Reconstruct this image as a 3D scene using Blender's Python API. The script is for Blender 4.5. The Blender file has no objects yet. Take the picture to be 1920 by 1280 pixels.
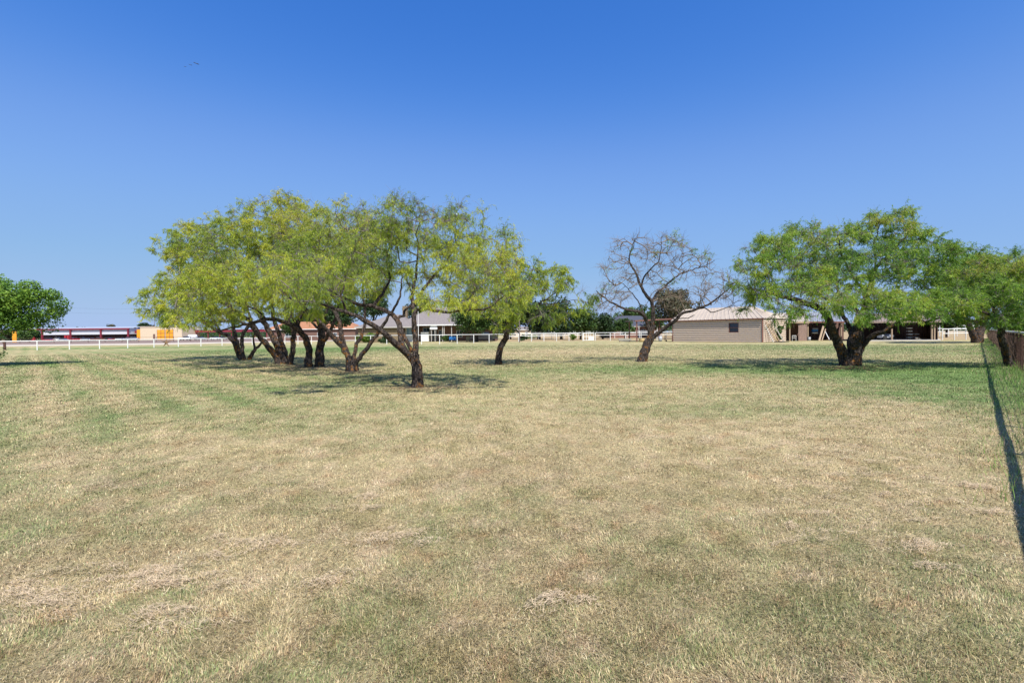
import bpy, math, random
import numpy as np
from mathutils import Vector, Matrix
R = math.radians
# ---------------------------------------------------------------- camera
CAMZ = 1.5; LENS = 17.0; FPX = 1920*LENS/36.0
PITCH = math.degrees(math.atan(15/FPX)); ROLL = -0.585
scene = bpy.context.scene
COL = scene.collection
cam = bpy.data.cameras.new('camera'); camo = bpy.data.objects.new('camera', cam); COL.objects.link(camo)
cam.sensor_width = 36; cam.lens = LENS; cam.clip_start = 0.05; cam.clip_end = 20000
CM = Matrix.Rotation(R(90-PITCH), 4, 'X') @ Matrix.Rotation(R(ROLL), 4, 'Z')
camo.matrix_world = Matrix.Translation((0, 0, CAMZ)) @ CM
scene.camera = camo
# ---------------------------------------------------------------- sun and sky
SUN_EL, SUN_ROT = 55.0, 158.0
w = bpy.data.worlds.new('World'); scene.world = w; w.use_nodes = True
nt = w.node_tree; nt.nodes.clear()
sky = nt.nodes.new('ShaderNodeTexSky'); sky.sky_type = 'NISHITA'; sky.sun_disc = False
sky.sun_elevation = R(SUN_EL); sky.sun_rotation = R(157); sky.altitude = 200
sky.air_density = 1.1; sky.dust_density = 0.3; sky.ozone_density = 3.0
# measured clear-sky colours: grade each channel of the physical sky
sc_ = nt.nodes.new('ShaderNodeMix'); sc_.data_type = 'RGBA'; sc_.blend_type = 'MULTIPLY'; sc_.inputs[0].default_value = 1; sc_.inputs[7].default_value = (.125, .125, .125, 1)
cur = nt.nodes.new('ShaderNodeRGBCurve'); cur.mapping.use_clip = False
EXPK = 1.46
for ci, pts in enumerate([[(.117, .047), (.22, .188), (.45, .29), (.753, .37), (1.5, .45)], [(.202, .191), (.366, .381), (.60, .48), (.93, .54), (1.5, .62)], [(.376, .645), (.61, .831), (.80, .83), (.905, .81), (1.5, .85)]]):
    c = cur.mapping.curves[ci]; c.points[0].location = (0, 0); c.points[1].location = (pts[-1][0], pts[-1][1]/EXPK)
    for x_, y_ in pts[:-1]: c.points.new(x_, y_/EXPK)
cur.mapping.update()
bg = nt.nodes.new('ShaderNodeBackground'); bg.inputs[1].default_value = 1.0
wo = nt.nodes.new('ShaderNodeOutputWorld')
nt.links.new(sky.outputs[0], sc_.inputs[6]); nt.links.new(sc_.outputs[2], cur.inputs[1]); nt.links.new(cur.outputs[0], bg.inputs[0]); nt.links.new(bg.outputs[0], wo.inputs[0])
sd = bpy.data.lights.new('sun', 'SUN'); sd.energy = 5.0; sd.angle = R(0.53); sd.color = (1.0, 0.955, 0.88)
so = bpy.data.objects.new('sun', sd); COL.objects.link(so)
sdir = Vector((math.sin(R(SUN_ROT))*math.cos(R(SUN_EL)), math.cos(R(SUN_ROT))*math.cos(R(SUN_EL)), math.sin(R(SUN_EL))))
so.rotation_euler = sdir.to_track_quat('Z', 'Y').to_euler()
scene.view_settings.view_transform = 'Standard'; scene.view_settings.look = 'None'
scene.view_settings.exposure = 0.55; scene.view_settings.gamma = 1.0
scene.cycles.max_bounces = 6; scene.cycles.transparent_max_bounces = 6

# ---------------------------------------------------------------- helpers
rng = np.random.default_rng(7); random.seed(7)
Rn = np.array(CM.to_3x3())
def pw(px, py, d):                       # point seen at photo pixel (px,py) at depth d
    v = Rn @ np.array([(px-960)/FPX, -(py-640)/FPX, -1.0])
    return np.array([0, 0, CAMZ]) + v*(d/v[1])
def gp(px, py):                          # ground point seen at a pixel
    v = Rn @ np.array([(px-960)/FPX, -(py-640)/FPX, -1.0])
    t = -CAMZ/v[2]; return np.array([v[0]*t, v[1]*t, 0.0])
def gx(px, d):                           # ground point in a pixel column at depth d
    p = pw(px, 625, d); p[2] = 0; return p
def zz(px, py, d): return float(pw(px, py, d)[2])

def tag(o, label=None, cat=None, group=None, kind=None):
    if label: o['label'] = label
    if cat: o['category'] = cat
    if group: o['group'] = group
    if kind: o['kind'] = kind
    return o
def empty(name, loc=(0, 0, 0), rz=0, label=None, cat=None, group=None):
    o = bpy.data.objects.new(name, None); COL.objects.link(o); o.location = loc; o.rotation_euler = (0, 0, rz)
    o.empty_display_size = .2
    return tag(o, label, cat, group)
def npmesh(name, V, F, mat, parent=None, loc=None, smooth=False, attrs=None):
    """V (n,3), F (m,k) constant-size faces or list of such arrays"""
    me = bpy.data.meshes.new(name)
    Fs = F if isinstance(F, list) else [F]
    Fs = [f for f in Fs if len(f)]
    V = np.asarray(V, np.float32)
    me.vertices.add(len(V)); me.vertices.foreach_set('co', V.ravel())
    tot = sum(f.size for f in Fs); npoly = sum(len(f) for f in Fs)
    me.loops.add(tot); me.loops.foreach_set('vertex_index', np.concatenate([f.ravel() for f in Fs]).astype(np.int32))
    st = []; a = 0
    for f in Fs:
        st.append(a+np.arange(len(f))*f.shape[1]); a += f.size
    me.polygons.add(npoly); me.polygons.foreach_set('loop_start', np.concatenate(st).astype(np.int32))
    if smooth: me.polygons.foreach_set('use_smooth', np.ones(npoly, bool))
    me.update(calc_edges=True)
    if attrs:
        for k, (ty, arr) in attrs.items():
            at = me.attributes.new(k, 'FLOAT_COLOR' if ty == 'C' else 'FLOAT', 'POINT')
            if ty == 'C': at.data.foreach_set('color', np.asarray(arr, np.float32).ravel())
            else: at.data.foreach_set('value', np.asarray(arr, np.float32).ravel())
    if mat: me.materials.append(mat)
    o = bpy.data.objects.new(name, me); COL.objects.link(o)
    if parent is not None: o.parent = parent
    if loc is not None: o.location = loc
    return o
class MB:
    def __init__(s): s.v = []; s.f = []
    def add(s, vs, fs):
        b = len(s.v); s.v += [tuple(map(float, v)) for v in vs]; s.f += [tuple(b+i for i in f) for f in fs]; return s
    def box(s, x0, x1, y0, y1, z0, z1):
        return s.add([(x0, y0, z0), (x1, y0, z0), (x1, y1, z0), (x0, y1, z0), (x0, y0, z1), (x1, y0, z1), (x1, y1, z1), (x0, y1, z1)],
                     [(0, 3, 2, 1), (4, 5, 6, 7), (0, 1, 5, 4), (1, 2, 6, 5), (2, 3, 7, 6), (3, 0, 4, 7)])
    def bar(s, a, b, wx, wy=None, up=(0, 0, 1)):
        a = Vector(a); b = Vector(b); d = (b-a).normalized(); wy = wy or wx
        u = Vector(up)
        if abs(d.dot(u)) > .95: u = Vector((0, 1, 0))
        s1 = d.cross(u).normalized()*wx/2; s2 = s1.cross(d).normalized()*wy/2
        c = [a-s1-s2, a+s1-s2, a+s1+s2, a-s1+s2]
        return s.add(c+[p+(b-a) for p in c], [(0, 3, 2, 1), (4, 5, 6, 7), (0, 1, 5, 4), (1, 2, 6, 5), (2, 3, 7, 6), (3, 0, 4, 7)])
    def tube(s, pts, rad, n=8, caps=True):
        pts = [Vector(p) for p in pts]; m = len(pts)
        if not hasattr(rad, '__len__'): rad = [rad]*m
        t0 = (pts[1]-pts[0]).normalized(); u = t0.orthogonal().normalized(); vs = []
        for i, p in enumerate(pts):
            t = (pts[min(i+1, m-1)]-pts[max(i-1, 0)]).normalized()
            u = (u-t*u.dot(t)).normalized(); v = t.cross(u)
            for k in range(n):
                a = 2*math.pi*k/n; vs.append(p+(u*math.cos(a)+v*math.sin(a))*rad[i])
        fs = [(i*n+k, i*n+(k+1) % n, (i+1)*n+(k+1) % n, (i+1)*n+k) for i in range(m-1) for k in range(n)]
        if caps: fs += [tuple(range(n))[::-1], tuple((m-1)*n+k for k in range(n))]
        return s.add(vs, fs)
    def prism(s, poly, y0, y1):      # polygon in xz extruded along y
        n = len(poly)
        return s.add([(x, y0, z) for x, z in poly]+[(x, y1, z) for x, z in poly],
                     [tuple(range(n)), tuple(range(2*n-1, n-1, -1))]+[(i, i+n, (i+1) % n+n, (i+1) % n) for i in range(n)])
    def build(s, name, mat, parent=None, smooth=False):
        me = bpy.data.meshes.new(name); me.from_pydata(s.v, [], s.f); me.update()
        if smooth:
            for p in me.polygons: p.use_smooth = True
        me.materials.append(mat)
        o = bpy.data.objects.new(name, me); COL.objects.link(o)
        if parent is not None: o.parent = parent
        return o
def copy_tree(o, parent=None):
    c = o.copy(); COL.objects.link(c); c.parent = parent
    for ch in [x for x in bpy.data.objects if x.parent == o]: copy_tree(ch, c)
    return c

# value noise
def vnoise(x, y, sc, seed=0):
    x = np.asarray(x, float)/sc+seed*17.3; y = np.asarray(y, float)/sc+seed*7.7
    xi = np.floor(x); yi = np.floor(y); fx = x-xi; fy = y-yi
    fx = fx*fx*(3-2*fx); fy = fy*fy*(3-2*fy)
    def h(a, b):
        s = np.sin(a*127.1+b*311.7+seed*74.7)*43758.5453
        return s-np.floor(s)
    return (h(xi, yi)*(1-fx)+h(xi+1, yi)*fx)*(1-fy)+(h(xi, yi+1)*(1-fx)+h(xi+1, yi+1)*fx)*fy
def fbm(x, y, sc, seed=0, o=4):
    t = 0; a = .5; n = 0
    for i in range(o):
        t = t+a*vnoise(x, y, sc/2**i, seed+i); n += a; a *= .55
    return t/n

# ---------------------------------------------------------------- materials
def newmat(name):
    m = bpy.data.materials.new(name); m.use_nodes = True; n = m.node_tree.nodes; n.clear()
    out = n.new('ShaderNodeOutputMaterial'); b = n.new('ShaderNodeBsdfPrincipled')
    m.node_tree.links.new(b.outputs[0], out.inputs[0]); return m, n, m.node_tree.links, b, out
def ramp(n, stops):
    r = n.new('ShaderNodeValToRGB'); e = r.color_ramp.elements
    while len(e) < len(stops): e.new(.5)
    for el, (p, c) in zip(e, stops): el.position = p; el.color = (*c, 1)
    return r
def simple(name, col, rough=.7, var=.12, scale=3.0, metal=0, bump=0.0, stretch=None):
    m, n, l, b, out = newmat(name)
    tc = n.new('ShaderNodeTexCoord'); mp = n.new('ShaderNodeMapping'); l.new(tc.outputs['Object'], mp.inputs[0])
    if stretch: mp.inputs['Scale'].default_value = stretch
    nz = n.new('ShaderNodeTexNoise'); nz.inputs['Scale'].default_value = scale; nz.inputs['Detail'].default_value = 6
    l.new(mp.outputs[0], nz.inputs[0])
    c = np.array(col)
    r = ramp(n, [(.3, tuple(c*(1-var))), (.7, tuple(np.minimum(c*(1+var), .95)))])
    l.new(nz.outputs[0], r.inputs[0]); l.new(r.outputs[0], b.inputs['Base Color'])
    b.inputs['Roughness'].default_value = rough; b.inputs['Metallic'].default_value = metal
    if bump:
        bp = n.new('ShaderNodeBump'); bp.inputs['Strength'].default_value = bump; bp.inputs['Distance'].default_value = .02
        l.new(nz.outputs[0], bp.inputs['Height']); l.new(bp.outputs[0], b.inputs['Normal'])
    return m
M = {}
M['white'] = simple('white_paint', (.74, .74, .72), .45, .08)
M['palerail'] = simple('galvanised_pipe', (.5, .49, .46), .35, .12, 6)
M['rust'] = simple('rusty_steel', (.075, .032, .022), .8, .35, 12, bump=.2)
M['redpipe'] = simple('brown_painted_steel', (.17, .075, .055), .6, .15)
M['red'] = simple('red_paint', (.36, .02, .03), .5, .1)
M['maroon'] = simple('maroon_trim', (.2, .02, .035), .5, .1)
M['siding'] = simple('pale_metal_siding', (.55, .56, .6), .5, .04)
M['cream'] = simple('cream_metal', (.56, .45, .35), .55, .06)
M['creamroof'] = simple('cream_metal_roof', (.42, .35, .275), .5, .07, 1.2)
M['stucco'] = simple('cream_stucco', (.6, .48, .34), .85, .08)
M['orange'] = simple('orange_paint', (.75, .32, .02), .5, .08)
M['slate'] = simple('slate_shingles', (.05, .055, .075), .85, .2, 5)
M['shingle'] = simple('grey_brown_shingles', (.19, .165, .155), .9, .2, 5)
M['tile'] = simple('terracotta_shingles', (.33, .15, .075), .9, .2, 5)
M['dark'] = simple('dark_interior', (.02, .018, .016), .9, .2)
M['wood'] = simple('weathered_board', (.34, .25, .17), .85, .2, 8, stretch=(8, 8, 1))
M['brownwall'] = simple('brown_board_wall', (.16, .09, .07), .85, .2, 6)
M['pinkwall'] = simple('rusty_corrugated_sheet', (.23, .155, .125), .7, .2, 4)
M['awning'] = simple('dusty_awning_metal', (.25, .185, .15), .6, .12, 2)
M['greymetal'] = simple('grey_ribbed_metal', (.27, .28, .3), .45, .12, 3)
M['concrete'] = simple('concrete', (.42, .40, .36), .9, .1, 2)
M['pole'] = simple('weathered_pole', (.16, .13, .12), .9, .2, 9)
M['blue'] = simple('blue_paint', (.03, .16, .4), .5, .1)
M['blackp'] = simple('black_plastic', (.02, .02, .022), .5, .2)
M['tyre'] = simple('tyre_rubber', (.02, .02, .02), .9, .2)
M['silver'] = simple('silver_paint', (.4, .42, .46), .35, .05)
M['bird'] = simple('dark_feathers', (.02, .022, .03), .8, .2)
M['tanplastic'] = simple('tan_plastic', (.5, .36, .17), .6, .1)
m, n, l, b, out = newmat('window_glass'); b.inputs['Base Color'].default_value = (.02, .03, .05, 1); b.inputs['Roughness'].default_value = .06; M['glass'] = m
m, n, l, b, out = newmat('pale_blind_glass'); b.inputs['Base Color'].default_value = (.16, .27, .36, 1); b.inputs['Roughness'].default_value = .15; M['blind'] = m
# brick
m, n, l, b, out = newmat('brown_brick')
tc = n.new('ShaderNodeTexCoord'); mp = n.new('ShaderNodeMapping'); mp.inputs['Rotation'].default_value = (R(90), 0, 0)
br = n.new('ShaderNodeTexBrick'); br.inputs['Scale'].default_value = 3.5
br.inputs['Color1'].default_value = (.19, .125, .06, 1); br.inputs['Color2'].default_value = (.11, .075, .035, 1); br.inputs['Mortar'].default_value = (.3, .26, .2, 1)
l.new(tc.outputs['Object'], mp.inputs[0]); l.new(mp.outputs[0], br.inputs[0]); l.new(br.outputs[0], b.inputs['Base Color']); b.inputs['Roughness'].default_value = .9
M['brick'] = m
m2 = m.copy(); m2.name = 'red_brick'; bb = [x for x in m2.node_tree.nodes if x.type == 'TEX_BRICK'][0]
bb.inputs['Color1'].default_value = (.2, .06, .04, 1); bb.inputs['Color2'].default_value = (.13, .04, .03, 1); M['redbrick'] = m2

def barkmat(name, dark, light, lichen, amount):
    m, n, l, b, out = newmat(name)
    tc = n.new('ShaderNodeTexCoord')
    mp = n.new('ShaderNodeMapping'); mp.inputs['Scale'].default_value = (1, 1, .35); l.new(tc.outputs['Object'], mp.inputs[0])
    n1 = n.new('ShaderNodeTexNoise'); n1.inputs['Scale'].default_value = 22; n1.inputs['Detail'].default_value = 8; l.new(mp.outputs[0], n1.inputs[0])
    vo = n.new('ShaderNodeTexVoronoi'); vo.inputs['Scale'].default_value = 20; vo.feature = 'DISTANCE_TO_EDGE'; l.new(mp.outputs[0], vo.inputs[0])
    r1 = ramp(n, [(.34, dark), (.52, tuple((np.array(dark)+np.array(light))/2)), (.66, light)]); l.new(n1.outputs[0], r1.inputs[0])
    n2 = n.new('ShaderNodeTexNoise'); n2.inputs['Scale'].default_value = 4.5; n2.inputs['Detail'].default_value = 10; n2.inputs['Roughness'].default_value = .75
    l.new(tc.outputs['Object'], n2.inputs[0])
    r2 = ramp(n, [(amount, (0, 0, 0)), (amount+.09, (1, 1, 1))]); l.new(n2.outputs[0], r2.inputs[0])
    sp = n.new('ShaderNodeSeparateXYZ'); l.new(tc.outputs['Object'], sp.inputs[0])
    mr = n.new('ShaderNodeMapRange'); mr.inputs[1].default_value = .9; mr.inputs[2].default_value = 2.3; mr.inputs[3].default_value = 1; mr.inputs[4].default_value = .08
    l.new(sp.outputs[2], mr.inputs[0])
    mu = n.new('ShaderNodeMath'); mu.operation = 'MULTIPLY'; l.new(r2.outputs[0], mu.inputs[0]); l.new(mr.outputs[0], mu.inputs[1])
    mx = n.new('ShaderNodeMix'); mx.data_type = 'RGBA'; l.new(mu.outputs[0], mx.inputs[0]); l.new(r1.outputs[0], mx.inputs[6]); mx.inputs[7].default_value = (*lichen, 1)
    l.new(mx.outputs[2], b.inputs['Base Color']); b.inputs['Roughness'].default_value = .95; b.inputs['Specular IOR Level'].default_value = .2
    ad = n.new('ShaderNodeMath'); ad.operation = 'ADD'; l.new(n1.outputs[0], ad.inputs[0])
    cl = n.new('ShaderNodeMath'); cl.operation = 'MINIMUM'; cl.inputs[1].default_value = .12; l.new(vo.outputs[0], cl.inputs[0])
    m5 = n.new('ShaderNodeMath'); m5.operation = 'MULTIPLY'; m5.inputs[1].default_value = 6; l.new(cl.outputs[0], m5.inputs[0]); l.new(m5.outputs[0], ad.inputs[1])
    bp = n.new('ShaderNodeBump'); bp.inputs['Strength'].default_value = 1; bp.inputs['Distance'].default_value = .05
    l.new(ad.outputs[0], bp.inputs['Height']); l.new(bp.outputs[0], b.inputs['Normal'])
    return m
M['bark'] = barkmat('mesquite_bark', (.011, .008, .007), (.14, .112, .10), (.34, .14, .018), .535)
M['bark2'] = barkmat('far_bark', (.03, .02, .016), (.12, .09, .075), (.1, .06, .03), .6)
M['twig'] = simple('grey_twigs', (.17, .14, .13), .9, .5, 7)
M['drytwig'] = simple('dry_grey_twigs', (.20, .15, .11), .9, .2, 9)

def leafmat(name, stops, transl=.44):
    m, n, l, b, out = newmat(name)
    at = n.new('ShaderNodeAttribute'); at.attribute_name = 'tint'
    r = ramp(n, stops); l.new(at.outputs['Fac'], r.inputs[0]); l.new(r.outputs[0], b.inputs['Base Color'])
    b.inputs['Roughness'].default_value = .5; b.inputs['Specular IOR Level'].default_value = .3
    tr = n.new('ShaderNodeBsdfTranslucent'); l.new(r.outputs[0], tr.inputs[0])
    ms = n.new('ShaderNodeMixShader'); ms.inputs[0].default_value = transl
    l.new(b.outputs[0], ms.inputs[1]); l.new(tr.outputs[0], ms.inputs[2]); l.new(ms.outputs[0], out.inputs[0])
    return m
M['leafY'] = leafmat('yellow_green_mesquite_leaves', [(0, (.15, .24, .04)), (.4, (.34, .43, .045)), (.75, (.50, .54, .05)), (1, (.58, .53, .055))])
M['leafG'] = leafmat('green_mesquite_leaves', [(0, (.085, .19, .035)), (.5, (.21, .36, .04)), (.85, (.36, .47, .05)), (1, (.44, .42, .07))])
M['leafB'] = leafmat('bright_broad_leaves', [(0, (.045, .12, .02)), (.5, (.13, .25, .03)), (1, (.26, .38, .045))], .3)
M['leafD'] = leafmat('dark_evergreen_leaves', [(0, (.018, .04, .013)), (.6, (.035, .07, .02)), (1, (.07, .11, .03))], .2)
M['leafM'] = leafmat('mid_green_leaves', [(0, (.035, .075, .018)), (.6, (.065, .12, .025)), (1, (.12, .17, .04))], .25)
M['leafO'] = leafmat('olive_brown_leaves', [(0, (.05, .05, .025)), (.6, (.085, .085, .04)), (1, (.14, .12, .06))], .2)
M['leafL'] = leafmat('light_green_leaves', [(0, (.08, .14, .02)), (.6, (.14, .22, .03)), (1, (.22, .3, .05))], .3)

# ---------------------------------------------------------------- lawn colour field
def px_list(L): return [(gp(a, b)[:2], rx, ry, s*(.5 if b > 940 and s < .55 else 1)) for a, b, rx, ry, s in L]
GP = px_list([  # px, py, radius across (m), radius in depth (m), green strength
 (210, 790, 1.2, 2.0, .22), (60, 820, 1.0, 1.4, .15), (340, 760, 2.2, 2.2, .15), (480, 745, 3.0, 1.6, .22), (520, 800, .9, 1.0, .25), (480, 765, 2.5, 1.0, .2),
 (640, 720, 5, 2.2, .35), (900, 700, 6, 3, .3), (1250, 690, 6, 3, .38), (1640, 690, 9, 3.5, .5), (1400, 770, 2.0, .9, .5), (1180, 740, 3, 1.2, .2),
 (1880, 705, 4.5, 6, 1.0), (1900, 760, 2.4, 2.6, .9), (1895, 850, .7, .8, .5), (1740, 715, 5, 3, .42), (1760, 655, 14, 16, .5), (1480, 650, 10, 10, .2),
 (500, 658, 18, 14, .75), (700, 652, 15, 6, .45), (900, 645, 14, 6, .4), (1350, 655, 10, 5, .1),
 (60, 684, 5, 3, .55), (200, 700, 4, 3, .2), (230, 652, 26, 7, .8), (20, 1010, .35, .3, .5), (60, 1055, .3, .2, .4), (870, 965, .5, .45, .35), (800, 980, .4, .3, .2), (960, 930, .4, .3, .3),
 (700, 1200, .7, .5, .35), (1100, 1240, .5, .3, .4), (1700, 1200, .8, .5, .4), (1850, 1120, .5, .6, .5), (1780, 980, .5, .5, .35), (250, 870, .8, .5, .2), (100, 900, .8, .5, .2), (30, 1200, .5, .3, .3)])
TP = px_list([  # tan and straw
 (1620, 850, 2.5, 1.4, .6), (1500, 820, 1.6, 1.0, .5), (1680, 770, 2.5, 1.4, .5), (1560, 950, .9, .7, .4), (250, 1090, .8, .3, .9), (90, 1120, .5, .2, .9), (450, 1010, .8, .4, .6), (560, 900, 1, .7, .3),
 (150, 760, .7, 2, .3), (330, 850, 1.4, .9, .3), (950, 870, 2, 1.2, .35), (1100, 800, 3, 1.5, .3), (1300, 900, 1.6, 1, .2), (700, 670, 8, 2, .1), (1050, 660, 12, 6, .45), (200, 666, 12, 6, .35), (870, 740, 4, 1.2, .2),
 (1310, 715, 6, 2, .35), (1740, 900, .8, .6, .35), (1000, 1100, .6, .4, .2), (640, 1010, .5, .3, .3)])
SP = px_list([  # bare reddish soil
 (782, 727, .9, .5, .8), (760, 722, 1.6, .4, .4), (660, 697, 1.6, .8, .7), (600, 690, 2.5, 1.2, .7), (545, 686, 2.5, 1.4, .6), (937, 683, .9, .8, .4), (1206, 679, .6, .6, .3), (1600, 686, 2.6, .8, .7),
 (200, 905, .32, .16, .8), (400, 872, .2, .12, .5), (1390, 1240, .2, .2, .4), (900, 1110, .3, .2, .35), (1250, 1090, .35, .25, .3), (720, 1085, .3, .15, .4), (1870, 660, 1.2, 9, .85), (890, 1170, .3, .15, .4), (1230, 985, .5, .3, .2), (980, 885, .6, .4, .3)])
def field(x, y):
    x = np.asarray(x, float); y = np.asarray(y, float)
    wx = x+1.2*(fbm(x, y, 1.6, 31, 3)-.5)+.5*(vnoise(x, y, .35, 5)-.5); wy = y+1.2*(fbm(x, y, 1.6, 41, 3)-.5)+.5*(vnoise(x, y, .35, 6)-.5)
    def spots(L):
        s = np.zeros_like(x)
        for (c, rx, ry, k) in L: s += k*np.exp(-((wx-c[0])/rx)**2-((wy-c[1])/ry)**2)
        return s
    g = .25+.36*(fbm(x, y, 3.2, 3, 5)-.5)*np.clip(y/5, .4, 1)+.5*(fbm(x, y, .7, 9, 4)-.5)+.55*(vnoise(x, y, .13, 12)-.5)
    u = (x+y)*.7071+.25*(vnoise(x, y, 2, 77)-.5)
    left = 1/(1+np.exp((x+.18*y+3.6)/1.0))
    g = g+left*(.27*np.sin(u*2*math.pi/1.3-2.78)+.08)
    g = g+.10*np.clip((y-9)/8, 0, 1)
    g = g-.12*np.clip((4.5-y)/2, 0, 1)+spots(GP)-spots(TP)
    s = spots(SP)*(.35+1.1*vnoise(x, y, .12, 21)) + .45*np.clip(fbm(x, y, .5, 55, 3)-.66, 0, 1)*3
    return np.clip(g, 0, 1.3), np.clip(s, 0, 1)
TAN = np.array([.40, .325, .19]); STRAW = np.array([.49, .405, .25]); GRN = np.array([.205, .232, .105]); GRN2 = np.array([.265, .28, .14]); SOIL = np.array([.25, .155, .115])
def tone(x, y):
    """small patches of russet, pale pinkish and dull olive turf"""
    a = .5*np.clip((fbm(x, y, .17, 131, 4)-.62)*6, 0, 1)[:, None]; b_ = .8*np.clip((fbm(x, y, .22, 141, 4)-.57)*6, 0, 1)[:, None]; c_ = .8*np.clip((fbm(x, y, .24, 151, 4)-.58)*6, 0, 1)[:, None]
    m_ = np.ones((len(x), 3)); m_ = m_*(1-a)+np.array([.88, .66, .60])*a; m_ = m_*(1-b_)+np.array([1.12, 1.08, 1.2])*b_; m_ = m_*(1-c_)+np.array([.78, .80, .70])*c_
    return m_*(.88+.24*vnoise(x, y, .07, 161))[:, None]
def lawncol(x, y, rnd=None):
    g, s = field(x, y)
    st = fbm(x, y, .9, 61, 3)
    t = TAN[None]*(1-st[:, None])+STRAW[None]*st[:, None]
    gr = GRN[None]*(1-st[:, None])+GRN2[None]*st[:, None]
    gg = np.clip(g, 0, 1)[:, None]
    gl = np.clip((g-.8)/.5, 0, 1)[:, None]; gr = gr*(1-gl)+np.array([.15, .222, .08])[None]*gl
    c = t*(1-gg)+gr*gg
    c = c*(1-.75*s[:, None])+SOIL[None]*.75*s[:, None]
    return c*tone(x, y)
# ground sheet: polar grid round the camera foot, fine near, reaching the horizon
NR, NA = 330, 900
rad = np.concatenate([[0.01], np.geomspace(.35, 4500, NR-1)])
ang = np.linspace(0, 2*math.pi, NA, endpoint=False)
RR, AA = np.meshgrid(rad, ang, indexing='ij')
GXm = (RR*np.sin(AA)).ravel(); GYm = (RR*np.cos(AA)).ravel()
GZ = (fbm(GXm, GYm, .45, 15, 3)-.5)*.035+(fbm(GXm, GYm, 2.5, 25, 2)-.5)*.06
GZ *= np.clip(1.2-RR.ravel()/60, 0, 1)
gc = lawncol(GXm, GYm)
# beyond the fences: pasture
def sstep(a, b, x): t = np.clip((x-a)/(b-a), 0, 1); return t*t*(3-2*t)
far = sstep(88, 92, GYm)*sstep(-6, 0, GXm)
far = np.maximum(far, sstep(66, 67, GYm)*sstep(46, 48, GXm))
pc = np.array([.36, .27, .17])[None]*(1+.25*(fbm(GXm, GYm, 9, 71, 4)-.5))[:, None]
gc = gc*(1-far[:, None])+pc*far[:, None]
rt = sstep(0, 1.0, (GXm-(1.9+.9625*GYm)))          # rank green growth past the wire fence
gc = gc*(1-rt[:, None])+(np.array([.2, .27, .06])[None]*(1+.6*(fbm(GXm, GYm, 1.5, 81, 3)-.5))[:, None])*rt[:, None]
i0 = (np.arange(NR-1)[:, None]*NA+np.arange(NA)[None]); j1 = (np.arange(NA)+1) % NA
a0 = i0; a1 = np.arange(NR-1)[:, None]*NA+j1[None]; b0 = a0+NA; b1 = a1+NA
GF = np.stack([a0, a1, b1, b0], -1).reshape(-1, 4)
m, n, l, b, out = newmat('dry_lawn_ground')
at = n.new('ShaderNodeAttribute'); at.attribute_name = 'lawn'
geo = n.new('ShaderNodeNewGeometry')
n1 = n.new('ShaderNodeTexNoise'); n1.inputs['Scale'].default_value = 34; n1.inputs['Detail'].default_value = 8; n1.inputs['Roughness'].default_value = .8; l.new(geo.outputs['Position'], n1.inputs[0])
n2 = n.new('ShaderNodeTexNoise'); n2.inputs['Scale'].default_value = 2.6; n2.inputs['Detail'].default_value = 8; n2.inputs['Roughness'].default_value = .75; l.new(geo.outputs['Position'], n2.inputs[0])
r1 = ramp(n, [(.34, (.36, .35, .30)), (.5, (.95, .95, .93)), (.66, (1.5, 1.46, 1.36))]); l.new(n1.outputs[0], r1.inputs[0])
r2 = ramp(n, [(.3, (.78, .84, .74)), (.7, (1.2, 1.14, 1.1))]); l.new(n2.outputs[0], r2.inputs[0])
mm = n.new('ShaderNodeMix'); mm.data_type = 'RGBA'; mm.blend_type = 'MULTIPLY'; mm.inputs[0].default_value = 1; l.new(at.outputs['Color'], mm.inputs[6]); l.new(r1.outputs[0], mm.inputs[7])
mn = n.new('ShaderNodeMix'); mn.data_type = 'RGBA'; mn.blend_type = 'MULTIPLY'; mn.inputs[0].default_value = 1; l.new(mm.outputs[2], mn.inputs[6]); l.new(r2.outputs[0], mn.inputs[7])
l.new(mn.outputs[2], b.inputs['Base Color']); b.inputs['Roughness'].default_value = 1; b.inputs['Specular IOR Level'].default_value = .1
bp = n.new('ShaderNodeBump'); bp.inputs['Strength'].default_value = .8; bp.inputs['Distance'].default_value = .04; l.new(n1.outputs[0], bp.inputs['Height']); l.new(bp.outputs[0], b.inputs['Normal'])
M['ground'] = m
ground = npmesh('ground', np.stack([GXm, GYm, GZ], 1), GF, M['ground'], smooth=True, attrs={'lawn': ('C', np.concatenate([gc, np.ones((len(gc), 1))], 1))})
tag(ground, kind='structure')
def gz(x, y):
    return ((fbm(x, y, .45, 15, 3)-.5)*.035+(fbm(x, y, 2.5, 25, 2)-.5)*.06)*np.clip(1.2-np.hypot(x, y)/60, 0, 1)

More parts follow.
